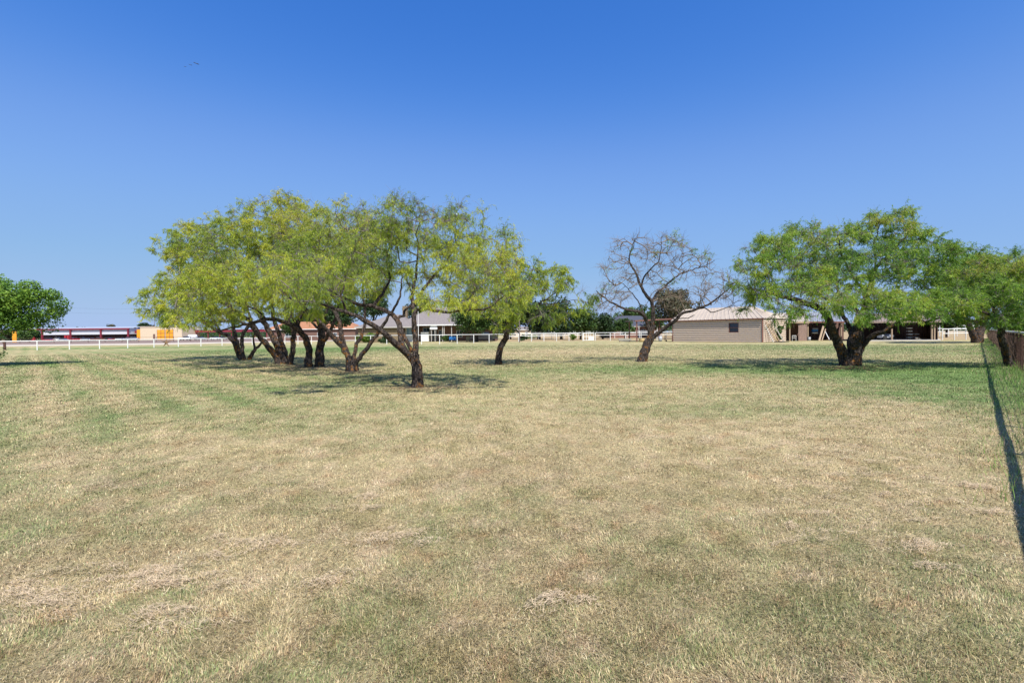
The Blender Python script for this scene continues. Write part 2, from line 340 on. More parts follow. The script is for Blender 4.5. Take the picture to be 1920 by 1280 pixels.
# grass blades: one carpet, denser near, tufts farther out
m, n, l, b, out = newmat('grass_blades')
at = n.new('ShaderNodeAttribute'); at.attribute_name = 'lawn'
l.new(at.outputs['Color'], b.inputs['Base Color']); b.inputs['Roughness'].default_value = .6; b.inputs['Specular IOR Level'].default_value = .25
tr = n.new('ShaderNodeBsdfTranslucent'); l.new(at.outputs['Color'], tr.inputs[0]); ms = n.new('ShaderNodeMixShader'); ms.inputs[0].default_value = .35
l.new(b.outputs[0], ms.inputs[1]); l.new(tr.outputs[0], ms.inputs[2]); l.new(ms.outputs[0], out.inputs[0]); M['blade'] = m
def blades(N, r0, r1, hmul=1.0, sel=None):
    r = np.exp(rng.uniform(math.log(r0), math.log(r1), N)); a = rng.uniform(R(-54), R(56), N)
    x = r*np.sin(a); y = r*np.cos(a)
    g, s = field(x, y)
    keep = rng.random(N) > .75*s
    keep &= (x < 1.45+.9625*y)
    x, y, r, g, s = x[keep], y[keep], r[keep], g[keep], s[keep]; N = len(x)
    green = rng.random(N) < np.clip(g*.95+.05, .08, .95)
    lie = np.where(green, rng.uniform(.15, .9, N), rng.uniform(.6, 1.5, N))      # lean from vertical (rad)
    L = np.where(green, rng.uniform(.015, .036, N), rng.uniform(.015, .042, N))*hmul*(.75+.5*vnoise(x, y, .4, 91))
    L *= np.clip(.8+r*.03, 1, 1.5)
    wd = np.maximum(rng.uniform(.0018, .0038, N), r*rng.uniform(.0004, .0010, N)*1.1)
    th = rng.uniform(0, 2*math.pi, N)+.0
    # raked grain: dry blades lean with a slow swirl
    th = np.where(rng.random(N) < .5, th, 2*math.pi*fbm(x, y, .6, 95, 2)*2+rng.normal(0, .5, N))
    dx, dy = np.cos(th), np.sin(th)
    z0 = gz(x, y)-.004
    base = np.stack([x, y, z0], 1)
    side = np.stack([-dy, dx, 0*dx], 1)*wd[:, None]/2
    mid = base+np.stack([dx*np.sin(lie*.5), dy*np.sin(lie*.5), np.cos(lie*.5)], 1)*(L*.5)[:, None]
    tip = mid+np.stack([dx*np.sin(np.minimum(lie*1.35, 1.75)), dy*np.sin(np.minimum(lie*1.35, 1.75)), np.cos(np.minimum(lie*1.35, 1.75))], 1)*(L*.55)[:, None]
    tip[:, 2] = np.maximum(tip[:, 2], z0+.006)
    V = np.stack([base-side, base+side, mid+side*.9, mid-side*.9, tip], 1).reshape(-1, 3)
    k = np.arange(N)[:, None]*5
    Q = k+np.array([[0, 1, 2, 3]]); T = k+np.array([[3, 2, 4]])
    c = lawncol(x, y)
    gcol = np.array([.215, .255, .105])[None]*(1-rng.random((N, 1))*.0)+rng.normal(0, .018, (N, 1))
    gl = np.clip((g-.8)/.5, 0, 1)[:, None]; gcol = gcol*(1-gl)+np.array([.17, .25, .08])[None]*gl
    dcol = np.where(rng.random((N, 1)) < .3, np.array([[.57, .47, .29]]), np.array([[.41, .325, .18]]))*(rng.uniform(.7, 1.25, (N, 1)))
    red = rng.random((N, 1)) < .04
    dcol = np.where(red, np.array([[.27, .14, .09]]), dcol)
    cc = np.where(green[:, None], gcol*rng.uniform(.75, 1.4, (N, 1)), dcol)
    cc = np.clip(.25*c+.75*tone(x, y)*1.13*cc*rng.choice([.42, 1.12, 1.5], (N, 1)), .01, .88)
    CC = np.repeat(np.concatenate([cc, np.ones((N, 1))], 1), 5, 0)
    return V, Q, T, CC
V, Q, T, CC = blades(1050000, 1.35, 60)
o = npmesh('grass', V, [Q, T], M['blade'], attrs={'lawn': ('C', CC)})
tag(o, 'short patchy mown grass, part straw and part green, covering the whole lawn', 'grass', kind='stuff')
# taller green grass along the wire fence
def tallgrass():
    N = 15000
    y = np.exp(rng.uniform(math.log(4), math.log(70), N)); off = -np.abs(rng.normal(0, .55, N))+.15
    off = np.where(rng.random(N) < .3, rng.uniform(0, 2.5, N), off)
    x = 1.49+.9625*y+off*1.39; L = rng.uniform(.06, .22, N)*np.where(off > 0, 2.0, 1)
    th = rng.uniform(0, 6.28, N); lean = rng.uniform(.1, .8, N); wd = np.maximum(.006, y*.0007)
    b_ = np.stack([x, y, gz(x, y)], 1); dr = np.stack([np.cos(th)*np.sin(lean), np.sin(th)*np.sin(lean), np.cos(lean)], 1)
    sd_ = np.stack([-np.sin(th), np.cos(th), 0*th], 1)*wd[:, None]/2
    V = np.stack([b_-sd_, b_+sd_, b_+dr*L[:, None]], 1).reshape(-1, 3); F = np.arange(N)[:, None]*3+np.array([[0, 1, 2]])
    d = rng.random((N, 1)) < .25
    c = np.where(d, np.array([[.38, .27, .17]]), np.array([[.2, .33, .07]]))*rng.uniform(.7, 1.4, (N, 1))
    o = npmesh('tall_grass', V, F, M['blade'], attrs={'lawn': ('C', np.repeat(np.concatenate([c, np.ones((N, 1))], 1), 3, 0))})
    tag(o, 'taller green weeds and dead stems along the foot of the wire fence', 'weeds', kind='stuff')
tallgrass()
# raked clippings lying in small drifts
def clippings():
    cs = []
    for (px, py, n_, spx, spy) in [(760, 1003, 4, 30, 5), (800, 1018, 3, 20, 4), (690, 955, 3, 12, 3), (690, 930, 2, 8, 3), (1570, 940, 9, 90, 40), (1640, 870, 26, 140, 50), (1700, 960, 8, 120, 30), (1830, 917, 6, 22, 5), (1740, 1025, 5, 25, 6), (1730, 1065, 3, 30, 6),
                          (250, 1085, 16, 130, 26), (80, 1130, 12, 80, 30), (460, 1000, 10, 90, 30), (620, 1090, 4, 30, 10), (1040, 1130, 4, 60, 30), (1600, 790, 16, 160, 18), (1700, 760, 14, 120, 12), (200, 908, 3, 25, 5), (720, 1010, 3, 25, 8), (1480, 850, 8, 80, 20), (1530, 1010, 5, 80, 20), (1850, 960, 3, 15, 10), (300, 1160, 6, 120, 30)]:
        for _ in range(n_): cs.append(gp(px+rng.normal()*spx*.6, py+rng.normal()*spy*.6)[:2])
    X = []; 
    for c in cs:
        k = rng.integers(40, 120); sx = rng.uniform(.04, .13); sy = rng.uniform(.02, .05); th = rng.normal(.25, .4)
        u = rng.normal(0, 1, (k, 2))*[sx, sy]; x = c[0]+u[:, 0]*math.cos(th)-u[:, 1]*math.sin(th); y = c[1]+u[:, 0]*math.sin(th)+u[:, 1]*math.cos(th)
        z = gz(x, y)+.018+.035*np.exp(-(u[:, 0]/sx)**2-(u[:, 1]/sy)**2)*rng.random(k)
        X.append(np.stack([x, y, z, np.full(k, th)], 1))
    X = np.concatenate(X); N = len(X); L = rng.uniform(.015, .045, N); th = X[:, 3]+rng.normal(0, .8, N); pt = rng.normal(0, .3, N)
    dr = np.stack([np.cos(th)*np.cos(pt), np.sin(th)*np.cos(pt), np.sin(pt)], 1)*L[:, None]/2; wd = rng.uniform(.0014, .003, N)
    sd_ = np.stack([-np.sin(th), np.cos(th), 0*th+.1], 1)*wd[:, None]/2; P = X[:, :3]
    V = np.stack([P-dr-sd_, P-dr+sd_, P+dr+sd_, P+dr-sd_], 1).reshape(-1, 3); V[:, 2] = np.maximum(V[:, 2], .004+np.repeat(gz(X[:, 0], X[:, 1]), 4))
    c = np.array([[.78, .62, .42]])*rng.uniform(.55, 1.1, (N, 1))
    o = npmesh('grass_clippings', V, np.arange(N)[:, None]*4+np.array([[0, 1, 2, 3]]), M['blade'], attrs={'lawn': ('C', np.repeat(np.concatenate([c, np.ones((N, 1))], 1), 4, 0))})
    tag(o, 'dry straw coloured clippings lying in loose drifts on the lawn', 'clippings', kind='stuff')
clippings()
def leaf_litter():
    N = 3000; k = rng.integers(0, 8, N)
    cs = np.array([gp(a, b)[:2] for a, b in [(770, 728), (655, 700), (600, 692), (545, 686), (700, 712), (1600, 690), (1560, 692), (940, 686)]])
    P = cs[k]+rng.normal(0, 1, (N, 2))*np.array([1.1, .6]); th = rng.uniform(0, 6.28, N); s = rng.uniform(.01, .035, N)
    x, y = P.T; z = gz(x, y)+rng.uniform(.02, .05, N)
    q = np.stack([np.stack([x+s*np.cos(th+a), y+s*np.sin(th+a), z+s*.4*np.sin(a*2+th)], 1) for a in (0, 1.2, 3.1, 4.4)], 1).reshape(-1, 3)
    c = np.array([[.13, .075, .05]])*rng.uniform(.5, 1.6, (N, 1))
    o = npmesh('leaf_litter', q, np.arange(N)[:, None]*4+np.array([[0, 1, 2, 3]]), M['blade'], attrs={'lawn': ('C', np.repeat(np.concatenate([c, np.ones((N, 1))], 1), 4, 0))})
    tag(o, 'brown leaf litter and bark bits scattered round the tree trunks', 'leaf litter', kind='stuff')
leaf_litter()

# ---------------------------------------------------------------- trees
def edges_to_prisms(A, B, ra, rb, k=4):
    D = B-A; Ln = np.linalg.norm(D, axis=1, keepdims=True)+1e-9; T = D/Ln
    ref = np.where(np.abs(T[:, 2:3]) > .9, np.array([[1., 0, 0]]), np.array([[0, 0, 1.]]))
    U = np.cross(T, ref); U /= np.linalg.norm(U, axis=1, keepdims=True)+1e-9; W = np.cross(T, U)
    n = len(A); an = np.arange(k)*2*math.pi/k
    ring = U[:, None]*np.cos(an)[None, :, None]+W[:, None]*np.sin(an)[None, :, None]
    V = np.concatenate([A[:, None]+ring*ra[:, None, None], B[:, None]+ring*rb[:, None, None]], 1).reshape(-1, 3)
    b_ = np.arange(n)[:, None, None]*2*k; i = np.arange(k); j = (i+1) % k
    F = (b_+np.stack([i, j, j+k, i+k], 1)[None]).reshape(-1, 4)
    return V, F
def resample(P, rr, step, jit, rg):
    P = np.asarray(P, float); seg = np.linalg.norm(np.diff(P, axis=0), axis=1); s = np.concatenate([[0], np.cumsum(seg)])
    n = max(3, int(s[-1]/step)+1); t = np.linspace(0, s[-1], n)
    # Catmull-Rom
    out = []
    for u in t:
        i = min(max(np.searchsorted(s, u)-1, 0), len(P)-2); f = (u-s[i])/max(seg[i], 1e-6)
        p0, p1, p2, p3 = P[max(i-1, 0)], P[i], P[i+1], P[min(i+2, len(P)-1)]
        out.append(.5*((2*p1)+(-p0+p2)*f+(2*p0-5*p1+4*p2-p3)*f*f+(-p0+3*p1-3*p2+p3)*f**3))
    out = np.array(out); out[1:-1] += rg.normal(0, jit, (n-2, 3))
    r = np.interp(t/s[-1], np.linspace(0, 1, len(rr)), rr)
    return out, r
def swept(chains, rg, sides=12):
    """thick limbs: continuous rings with knobbly radius"""
    Vs = []; Fs = []; base = 0
    for P, r in chains:
        m_ = len(P); t = np.gradient(P, axis=0); t /= np.linalg.norm(t, axis=1, keepdims=True)
        u = np.cross(t[0], [0.3, 0.9, 0.1]); u /= np.linalg.norm(u); an = np.arange(sides)*2*math.pi/sides
        ph = rg.uniform(0, 6, 3)
        for i in range(m_):
            u = u-t[i]*u.dot(t[i]); u /= np.linalg.norm(u); v = np.cross(t[i], u)
            k = 1+.10*np.sin(3*an+ph[0]+i*.35)+.06*np.sin(5*an+ph[1]-i*.5)+rg.normal(0, .045, sides)
            Vs.append(P[i]+(u[None]*np.cos(an)[:, None]+v[None]*np.sin(an)[:, None])*(r[i]*k)[:, None])
        i = np.arange(m_-1)[:, None]*sides; a = np.arange(sides)[None]; bq = (a+1) % sides
        Fs.append((base+np.stack([i+a, i+bq, i+sides+bq, i+sides+a], -1)).reshape(-1, 4)); base += m_*sides
    return np.concatenate(Vs), np.concatenate(Fs)

def mesquite(name, base, limbs, blobs, label, cat='tree', group=None, leaf='leafY', seed=1, dens=1.0, twigs_per=5, leaves_per=12, leaf_len=.13, leaf_w=.02,
             twig='twig', patches=None, droop=.8, tip_r=.0075, tlen=.42, tint=.5, flare=1.18):
    """base (px,py) on ground; limbs: list of (points [(px,py,ddepth)...], r0, r1); blobs (cx,cy,rx,ry,dd,rd[,w])"""
    rg = np.random.default_rng(seed)
    g0 = gp(*base); D0 = g0[1]; mpp = D0/FPX
    root = empty(name, g0, 0, label, cat, group)
    chains = []
    for (pts, r0, r1) in limbs:
        P = np.array([pw(p[0], p[1], D0+(p[2] if len(p) > 2 else 0)) for p in pts])
        P, r = resample(P, [r0*.85, (r0+r1)*.42, r1*.85], .16, .018+.0*r0, rg)
        chains.append((P, r))
    # limb 0 starts at the ground: flare
    P, r = chains[0]; P[0, 2] = -.08
    for c_ in chains:
        if abs(c_[0][0, 2]) < .45:
            c_[0][0, 2] = -.08; hh = np.clip(c_[0][:, 2], 0, None); c_[1][:] = c_[1]*(1+(flare-1)*np.exp(-hh/.15))
    V, F = swept(chains, rg)
    npmesh('trunk', V-g0, F, M['bark'], root, smooth=True)
    # growth
    nodes = [p for P, r in chains for p in P[max(2, len(P)//3):]]; nr = [x for P, r in chains for x in r[max(2, len(P)//3):]]
    pos = np.array(nodes); plen = np.concatenate([np.linspace(0, 1.2, len(P))[max(2, len(P)//3):] for P, r in chains])*0
    nl = len(pos)
    att = []
    for bl in blobs:
        cx, cy, rx, ry, dd, rd = bl[:6]; wgt = bl[6] if len(bl) > 6 else 1
        c = pw(cx, cy, D0+dd); k = int(max(6, min(1, (16/D0)**.9)*dens*wgt*9.0*(rx*mpp)*(ry*mpp)*rd*4.2))
        q = rg.normal(size=(k, 3)); q /= np.linalg.norm(q, axis=1, keepdims=True); q *= (rg.uniform(.12, 1, (k, 1))**(1/2.6))
        q[rg.random(k) < .07] *= 1.28; att.append(c+q*np.array([rx*mpp, rd, ry*mpp]))
    att = np.concatenate(att); att = att[att[:, 2] > .9]
    dmin = np.array([np.min(np.sum((pos-a)**2, 1)) for a in att]); att = att[np.argsort(dmin)]
    cap = nl+len(att)*14; POS = np.zeros((cap, 3)); POS[:nl] = pos; PL = np.zeros(cap); PAR = -np.ones(cap, int); n_ = nl
    for a in att:
        dv = POS[:n_]-a; dd_ = np.sqrt((dv*dv).sum(1)); 
        # prefer growing outwards and upwards
        j = int(np.argmin(dd_+.28*PL[:n_]+.25*np.maximum(0, POS[:n_, 2]-a[2])))
        L = dd_[j]; k = min(13, max(1, int(L/.22))); p0 = POS[j]; d = a-p0
        bow = rg.normal(0, .09, 3)*L; bow[2] += .10*L
        par = j
        for q in range(1, k+1):
            f = q/k; p = p0+d*f+bow*math.sin(math.pi*f)+(rg.normal(0, .022, 3) if q < k else 0)
            POS[n_] = p; PL[n_] = PL[j]+L*f; PAR[n_] = par; par = n_; n_ += 1
    POS = POS[:n_]; PAR = PAR[:n_]
    r3 = np.zeros(n_); ch = np.zeros(n_, int)
    for i in range(n_-1, nl-1, -1):
        if ch[i] == 0: r3[i] = tip_r**2.4
        r3[i] += (.00035)**1.6*.0
        ch[PAR[i]] += 1; r3[PAR[i]] += r3[i]
    rad_ = r3**(1/2.4)
    e = np.arange(nl, n_); pr = PAR[e]
    rb = rad_[e]; rb = rb*1.12; ra = np.where(pr < nl, rb*1.2, np.minimum(rad_[pr], rb*1.4))
    thick = rb > .018
    Va, Fa = edges_to_prisms(POS[pr[thick]], POS[e[thick]], ra[thick], rb[thick], 7)
    Vb, Fb = edges_to_prisms(POS[pr[~thick]], POS[e[~thick]], ra[~thick], rb[~thick], 4)
    # twigs
    outer = e[(rad_[e] < .02)]
    wsel = np.where(ch[outer] == 0, 4.0, 1.0); wsel /= wsel.sum()
    NT = int(len(att)*twigs_per*2.4); src = rg.choice(outer, NT, p=wsel)
    dirp = POS[src]-POS[PAR[src]]; dirp /= np.linalg.norm(dirp, axis=1, keepdims=True)+1e-9
    d = dirp*.6+rg.normal(0, .55, (NT, 3)); d[:, 2] += .18; d /= np.linalg.norm(d, axis=1, keepdims=True)
    L = tlen*rg.uniform(.5, 1.3, NT); K = 4
    TP_ = [POS[src]+rg.normal(0, .01, (NT, 3))]; cur = d.copy(); t = TP_[0]
    for k in range(K):
        cur = cur+rg.normal(0, .22, (NT, 3)); cur[:, 2] -= droop*.28*(k+.3)/K*2; cur /= np.linalg.norm(cur, axis=1, keepdims=True)
        t = t+cur*(L/K)[:, None]; TP_.append(t)
    TP_ = np.stack(TP_, 1)
    A = TP_[:, :-1].reshape(-1, 3); B = TP_[:, 1:].reshape(-1, 3)
    rr_ = max(tip_r*.5, .0036); ra_ = np.tile(np.linspace(rr_, rr_*.45, K+1)[:-1], NT); rb_ = np.tile(np.linspace(rr_, rr_*.45, K+1)[1:], NT)
    Vc, Fc = edges_to_prisms(A, B, ra_, rb_, 3)
    V = np.concatenate([Va, Vb, Vc]); F = np.concatenate([Fa, Fb+len(Va), Fc+len(Va)+len(Vb)])
    npmesh('branches', V-g0, F, M[twig], root)
    # leaves
    if patches is None:
        zt_ = np.percentile(TP_[:, 2, 2], 99); bare = (.6 if leaf == 'leafY' else .15)*np.clip((TP_[:, 2, 2]-(zt_-1.3))/1.3, 0, 1)
        keep = (rg.random(NT) > bare) & (.5*fbm(TP_[:, 2, 0], TP_[:, 2, 2]+TP_[:, 2, 1]*.6, .75, seed, 2)+.5*fbm(TP_[:, 2, 1], TP_[:, 2, 2]-TP_[:, 2, 0]*.6, .75, seed+5, 2) > rg.uniform(.24, .57, NT))
    else:
        keep = np.zeros(NT, bool)
        for (cx, cy, rpx) in patches:
            c = pw(cx, cy, D0); keep |= ((TP_[:, 2, 0]-c[0])**2+(TP_[:, 2, 2]-c[2])**2) < (rpx*mpp)**2
        keep &= rg.random(NT) < .8
    tw = np.where(keep)[0]
    li = np.repeat(tw, int(leaves_per*1.7) if patches is None else leaves_per); NL = len(li)
    if NL:
        s = rg.uniform(.15, 1, NL)*K*.999; i = s.astype(int); f = (s-i)[:, None]
        P = TP_[li, i]*(1-f)+TP_[li, i+1]*f; td = TP_[li, i+1]-TP_[li, i]; td /= np.linalg.norm(td, axis=1, keepdims=True)+1e-9
        d = td*.5+rg.normal(0, .55, (NL, 3)); d[:, 2] -= droop*.75; d /= np.linalg.norm(d, axis=1, keepdims=True)
        nrm = np.cross(d, rg.normal(size=(NL, 3))); nrm /= np.linalg.norm(nrm, axis=1, keepdims=True)+1e-9
        Ll = (leaf_len*.85*rg.uniform(.5, 1.3, NL))[:, None]; Lw = (leaf_w*.66*rg.uniform(.6, 1.3, NL))[:, None]
        dn = np.array([[0, 0, -1.]])
        m1 = P+d*Ll*.45; tp = m1+(d*.8+dn*.35*droop)*Ll*.55
        Vl = np.stack([P, m1-nrm*Lw*.5, tp, m1+nrm*Lw*.5], 1).reshape(-1, 3)
        cl = fbm(TP_[tw, 1, 0]+TP_[tw, 1, 1], TP_[tw, 1, 2]*1.3, 1.1, seed+3, 3); m0 = np.zeros(NT); m0[tw] = cl+rg.normal(0, .07, len(tw))
        tn = np.clip(tint+(m0[li]-.5)*1.5+rg.normal(0, .13, NL), 0, 1)
        npmesh('crown', Vl-g0, np.arange(NL)[:, None]*4+np.array([[0, 1, 2, 3]]), M[leaf], root, attrs={'tint': ('F', np.repeat(tn, 4))})
    return root

GRP = 'mesquite trees on the lawn'
# A nearest tree
mesquite('mesquite_tree', (783, 725), [
 ([(783, 725, 0), (782, 700, 0), (779, 680, 0), (777, 664, 0)], .20, .15),
 ([(779, 682, 0), (766, 665, -.1), (750, 648, -.3), (735, 637, -.4), (710, 617, -.6), (679, 598, -.9), (651, 587, -1.1), (622, 576, -1.3), (591, 566, -1.5)], .125, .03),
 ([(762, 660, -.1), (750, 638, 0), (748, 612, .1), (738, 592, .1), (722, 583, 0), (697, 573, -.1), (675, 572, -.2), (651, 563, -.3), (616, 543, -.6), (588, 532, -.8)], .10, .025),
 ([(778, 672, 0), (778, 640, .1), (777, 609, .1), (776, 587, .1), (773, 559, .2), (779, 520, .4), (783, 480, .5)], .11, .03),
 ([(772, 660, .1), (762, 637, .2), (753, 620, .3), (750, 605, .2)], .075, .06),
 ([(776, 590, .1), (790, 578, .1), (816, 583, 0), (841, 585, -.1), (872, 581, -.2), (907, 581, -.3), (929, 566, -.4), (950, 550, -.5)], .06, .018),
 ([(700, 573, -.1), (712, 555, .2), (722, 540, .4), (730, 522, .6), (725, 490, .8)], .06, .02),
 ([(776, 572, .2), (792, 545, .6), (812, 520, .9), (838, 490, 1.1), (855, 455, 1.2)], .06, .02),
 ([(745, 600, .1), (760, 582, .8), (775, 560, 1.2), (760, 520, 1.6)], .05, .02),
 ([(651, 587, -1.1), (640, 560, -1.3), (650, 520, -1.2)], .035, .015)],
 [(700, 455, 70, 55, .3, 1.3), (765, 425, 70, 45, .3, 1.4), (845, 445, 75, 50, .6, 1.5), (905, 505, 50, 65, -.2, 1.3), (705, 520, 65, 40, 1.4, 1.1, .6), (620, 520, 60, 45, -1.1, 1.0), (800, 500, 70, 45, 1.2, 1.4, .5),
  (880, 560, 60, 28, -.2, 1.0, .9), (750, 395, 60, 16, .4, .9, .8), (840, 400, 60, 18, .6, 1, .8), (600, 560, 50, 20, -1.8, 1.2), (560, 545, 40, 22, -2.2, 1.0, .8), (960, 545, 30, 25, -1.2, 1.0, .7), (830, 555, 60, 16, -2.0, 1.0, .6), (930, 450, 35, 35, .2, .8, .6), (950, 520, 25, 40, -.4, .7, .6), (870, 500, 40, 40, -1.3, .9, .8)],
 'nearest of the left trees, forked rusty trunk standing alone in front', group=GRP, seed=11, leaf='leafY', tint=.46, twigs_per=7, leaves_per=12)
# B V-shaped
mesquite('mesquite_tree', (661, 695), [
 ([(661, 695, 0), (659, 680, 0), (656, 668, 0)], .30, .24),
 ([(656, 676, 0), (645, 655, 0), (619, 624, -.3), (601, 606, -.6), (579, 587, -.9), (560, 571, -1.2), (530, 548, -1.4), (505, 530, -1.6)], .15, .03),
 ([(655, 672, .1), (643, 640, .1), (636, 606, .2), (628, 585, .3), (612, 560, .4), (606, 520, .5), (600, 480, .6)], .13, .03),
 ([(662, 672, .1), (668, 650, .3), (677, 630, .4), (684, 606, .5), (684, 580, .5), (680, 540, .6), (690, 500, .8)], .10, .03),
 ([(664, 685, 0), (674, 671, -.1), (697, 640, -.2), (713, 618, -.3), (729, 593, -.4), (748, 560, -.5), (755, 520, -.4)], .12, .03),
 ([(612, 560, .4), (640, 530, .2), (655, 480, 0), (650, 430, .2)], .05, .02)],
 [(640, 500, 60, 30, -3.4, 1.5, .8), (560, 500, 50, 28, -3.6, 1.5, .8), (640, 440, 60, 45, 0, 1.6), (595, 480, 55, 50, .4, 1.6), (690, 455, 45, 45, .6, 1.6), (610, 540, 60, 24, .8, 1.3, .8), (545, 530, 45, 38, -1.2, 1.4), (650, 500, 60, 35, .9, 1.3, .6), (650, 400, 50, 18, .2, 1.2), (500, 530, 40, 35, -1.5, 1.1, .9), (705, 505, 40, 45, 1, 1.2, .6)],
 'left tree whose trunk splits into a wide V right above the ground', group=GRP, seed=12, leaf='leafY', tint=.52, twigs_per=6, leaf_w=.026, leaf_len=.15)
# C
mesquite('mesquite_tree', (600, 687), [
 ([(600, 687, 0), (599, 660, 0), (602, 636, 0), (601, 612, .2)], .26, .17),
 ([(603, 645, 0), (613, 630, 0), (622, 612, .1), (632, 585, .3), (640, 540, .5)], .12, .04),
 ([(601, 615, .2), (592, 580, .5), (585, 540, .7), (570, 490, .9), (575, 440, 1.0)], .13, .03),
 ([(601, 618, .2), (612, 580, .6), (618, 540, .8), (615, 470, 1.0), (612, 430, 1)], .11, .03),
 ([(600, 620, .2), (575, 590, 1.0), (560, 560, 1.4)], .08, .03)],
 [(600, 425, 55, 35, 1, 1.8), (570, 465, 50, 45, 1, 1.8), (635, 475, 45, 50, 1, 1.6, .7), (640, 560, 45, 25, .6, 1.3, .7), (610, 520, 60, 35, .2, 1.5, .7), (560, 420, 40, 35, 1.2, 1.5), (675, 420, 40, 30, 1.5, 1.5)],
 'left tree with a thick upright trunk just left of the V shaped one', group=GRP, seed=13, leaf='leafY', tint=.56, leaf_w=.028, leaf_len=.15)
# D
mesquite('mesquite_tree', (578, 688), [
 ([(578, 688, 0), (579, 662, 0), (574, 636, 0), (561, 620, -.2), (549, 611, -.4), (525, 601, -.7), (500, 599, -.9), (470, 606, -1.1), (440, 612, -1.3), (405, 622, -1.4)], .20, .03),
 ([(566, 625, -.2), (556, 605, 0), (546, 590, .3), (540, 560, .6), (520, 520, .8)], .11, .03),
 ([(500, 599, -.9), (480, 580, -1.2), (455, 570, -1.4), (430, 560, -1.6)], .05, .02),
 ([(556, 608, .1), (566, 590, .2), (575, 565, .3), (580, 530, .4)], .07, .02)],
 [(520, 530, 55, 26, -4.2, 1.7, .8), (530, 510, 50, 40, .6, 1.6), (470, 555, 55, 28, -1.2, 1.5), (420, 590, 45, 16, -1.4, 1.2), (575, 545, 40, 28, -.2, 1.4), (540, 582, 40, 16, -.4, 1.3, 1.0), (585, 592, 22, 12, -.4, 1.0, 1.0), (440, 520, 45, 35, -1, 1.4)],
 'slender left tree with an orange crusted trunk bending into a long level limb', group=GRP, seed=14, leaf='leafY', tint=.5, leaf_w=.028, leaf_len=.15)
# E
mesquite('mesquite_tree', (545, 683), [
 ([(545, 683, 0), (548, 660, 0), (549, 640, 0), (553, 616, .1), (563, 596, .2), (572, 565, .4), (560, 510, .6), (555, 450, .8)], .17, .035),
 ([(551, 628, .1), (542, 600, .4), (530, 560, .7), (525, 500, .9)], .08, .03)],
 [(555, 430, 45, 45, .8, 1.8), (530, 385, 40, 22, 1, 1.3, .9), (575, 385, 35, 18, 1, 1.3, .6), (520, 460, 45, 40, .8, 1.6, .8), (560, 500, 50, 35, .8, 1.6, .6), (572, 578, 32, 20, .2, 1.2, 1.0)],
 'thin upright left tree leaning right beside the bundle of slanting stems', group=GRP, seed=15, leaf='leafY', tint=.58, leaf_w=.03, leaf_len=.16)
# F bundle leaning left
mesquite('mesquite_tree', (528, 682), [
 ([(527, 682, 0), (515, 664, 0), (497, 642, -.3), (486, 631, -.4), (478, 615, -.5), (466, 599, -.7), (450, 588, -.9), (420, 570, -1.2), (390, 550, -1.5)], .20, .035),
 ([(531, 680, .1), (524, 657, .2), (515, 640, .2), (507, 623, .3), (497, 606, .3), (484, 585, .4), (470, 555, .5), (455, 510, .7), (440, 470, .9)], .22, .035),
 ([(537, 681, .2), (535, 661, .4), (528, 642, .5), (524, 627, .6), (516, 606, .7), (510, 580, .8), (508, 530, 1), (505, 470, 1.2), (520, 410, 1.2)], .16, .03),
 ([(520, 672, -.2), (505, 655, -.4), (488, 636, -.6), (470, 612, -.9), (440, 600, -1.2), (405, 604, -1.6), (375, 598, -1.9)], .12, .03),
 ([(484, 585, .4), (500, 550, .6), (490, 500, .9), (480, 450, 1.1)], .07, .025)],
 [(430, 530, 55, 28, -4.6, 1.9, .8), (370, 555, 40, 24, -4.4, 1.7, .8), (500, 440, 60, 45, 1, 2.0), (445, 460, 50, 45, .8, 2.0), (520, 390, 45, 28, 1.2, 1.6, .8), (400, 540, 55, 40, -1.2, 1.8), (390, 480, 45, 45, .3, 1.8), (375, 595, 50, 18, -1.8, 1.6), (440, 585, 40, 16, -1.5, 1.4, .9), (460, 520, 55, 40, -.8, 1.6, .7), (350, 540, 40, 35, -1.5, 1.4, .8), (480, 400, 40, 30, 1.1, 1.4, .6)],
 'tallest left tree, several dark stems all slanting left from one base', group=GRP, seed=16, leaf='leafY', tint=.55, leaf_w=.03, leaf_len=.17)
# G leftmost
mesquite('mesquite_tree', (456, 675), [
 ([(454, 675, 0), (446, 658, 0), (438, 641, -.2), (428, 630, -.3), (414, 623, -.5), (400, 615, -.7), (375, 600, -1), (345, 590, -1.3), (310, 585, -1.5)], .19, .035),
 ([(455, 672, .1), (446, 650, .2), (442, 631, .3), (438, 617, .4), (436, 600, .5), (425, 560, .7), (400, 520, .9), (380, 480, 1)], .16, .035),
 ([(458, 674, 0), (455, 660, 0), (454, 640, .2), (456, 626, .3), (464, 614, .4), (470, 600, .5), (460, 570, .8), (440, 520, 1.1), (430, 460, 1.2)], .14, .03),
 ([(414, 623, -.5), (400, 600, -.6), (370, 560, -.7), (340, 520, -.7)], .07, .03)],
 [(375, 510, 50, 45, .4, 2.2), (325, 555, 40, 35, -.8, 2.0), (365, 445, 42, 30, .8, 1.8), (292, 582, 30, 20, -1.4, 1.5), (350, 597, 50, 16, -1.2, 1.6, 1.1), (430, 430, 45, 35, 1.2, 1.8), (335, 480, 30, 28, .4, 1.6), (410, 590, 40, 18, .3, 1.6, .8), (290, 560, 18, 16, -1.2, 1, .7), (420, 540, 50, 40, .8, 1.8, .7)],
 'leftmost mesquite of the cluster, its crown reaching down toward the orange doors', group=GRP, seed=17, leaf='leafY', tint=.5, leaf_w=.034, leaf_len=.19)
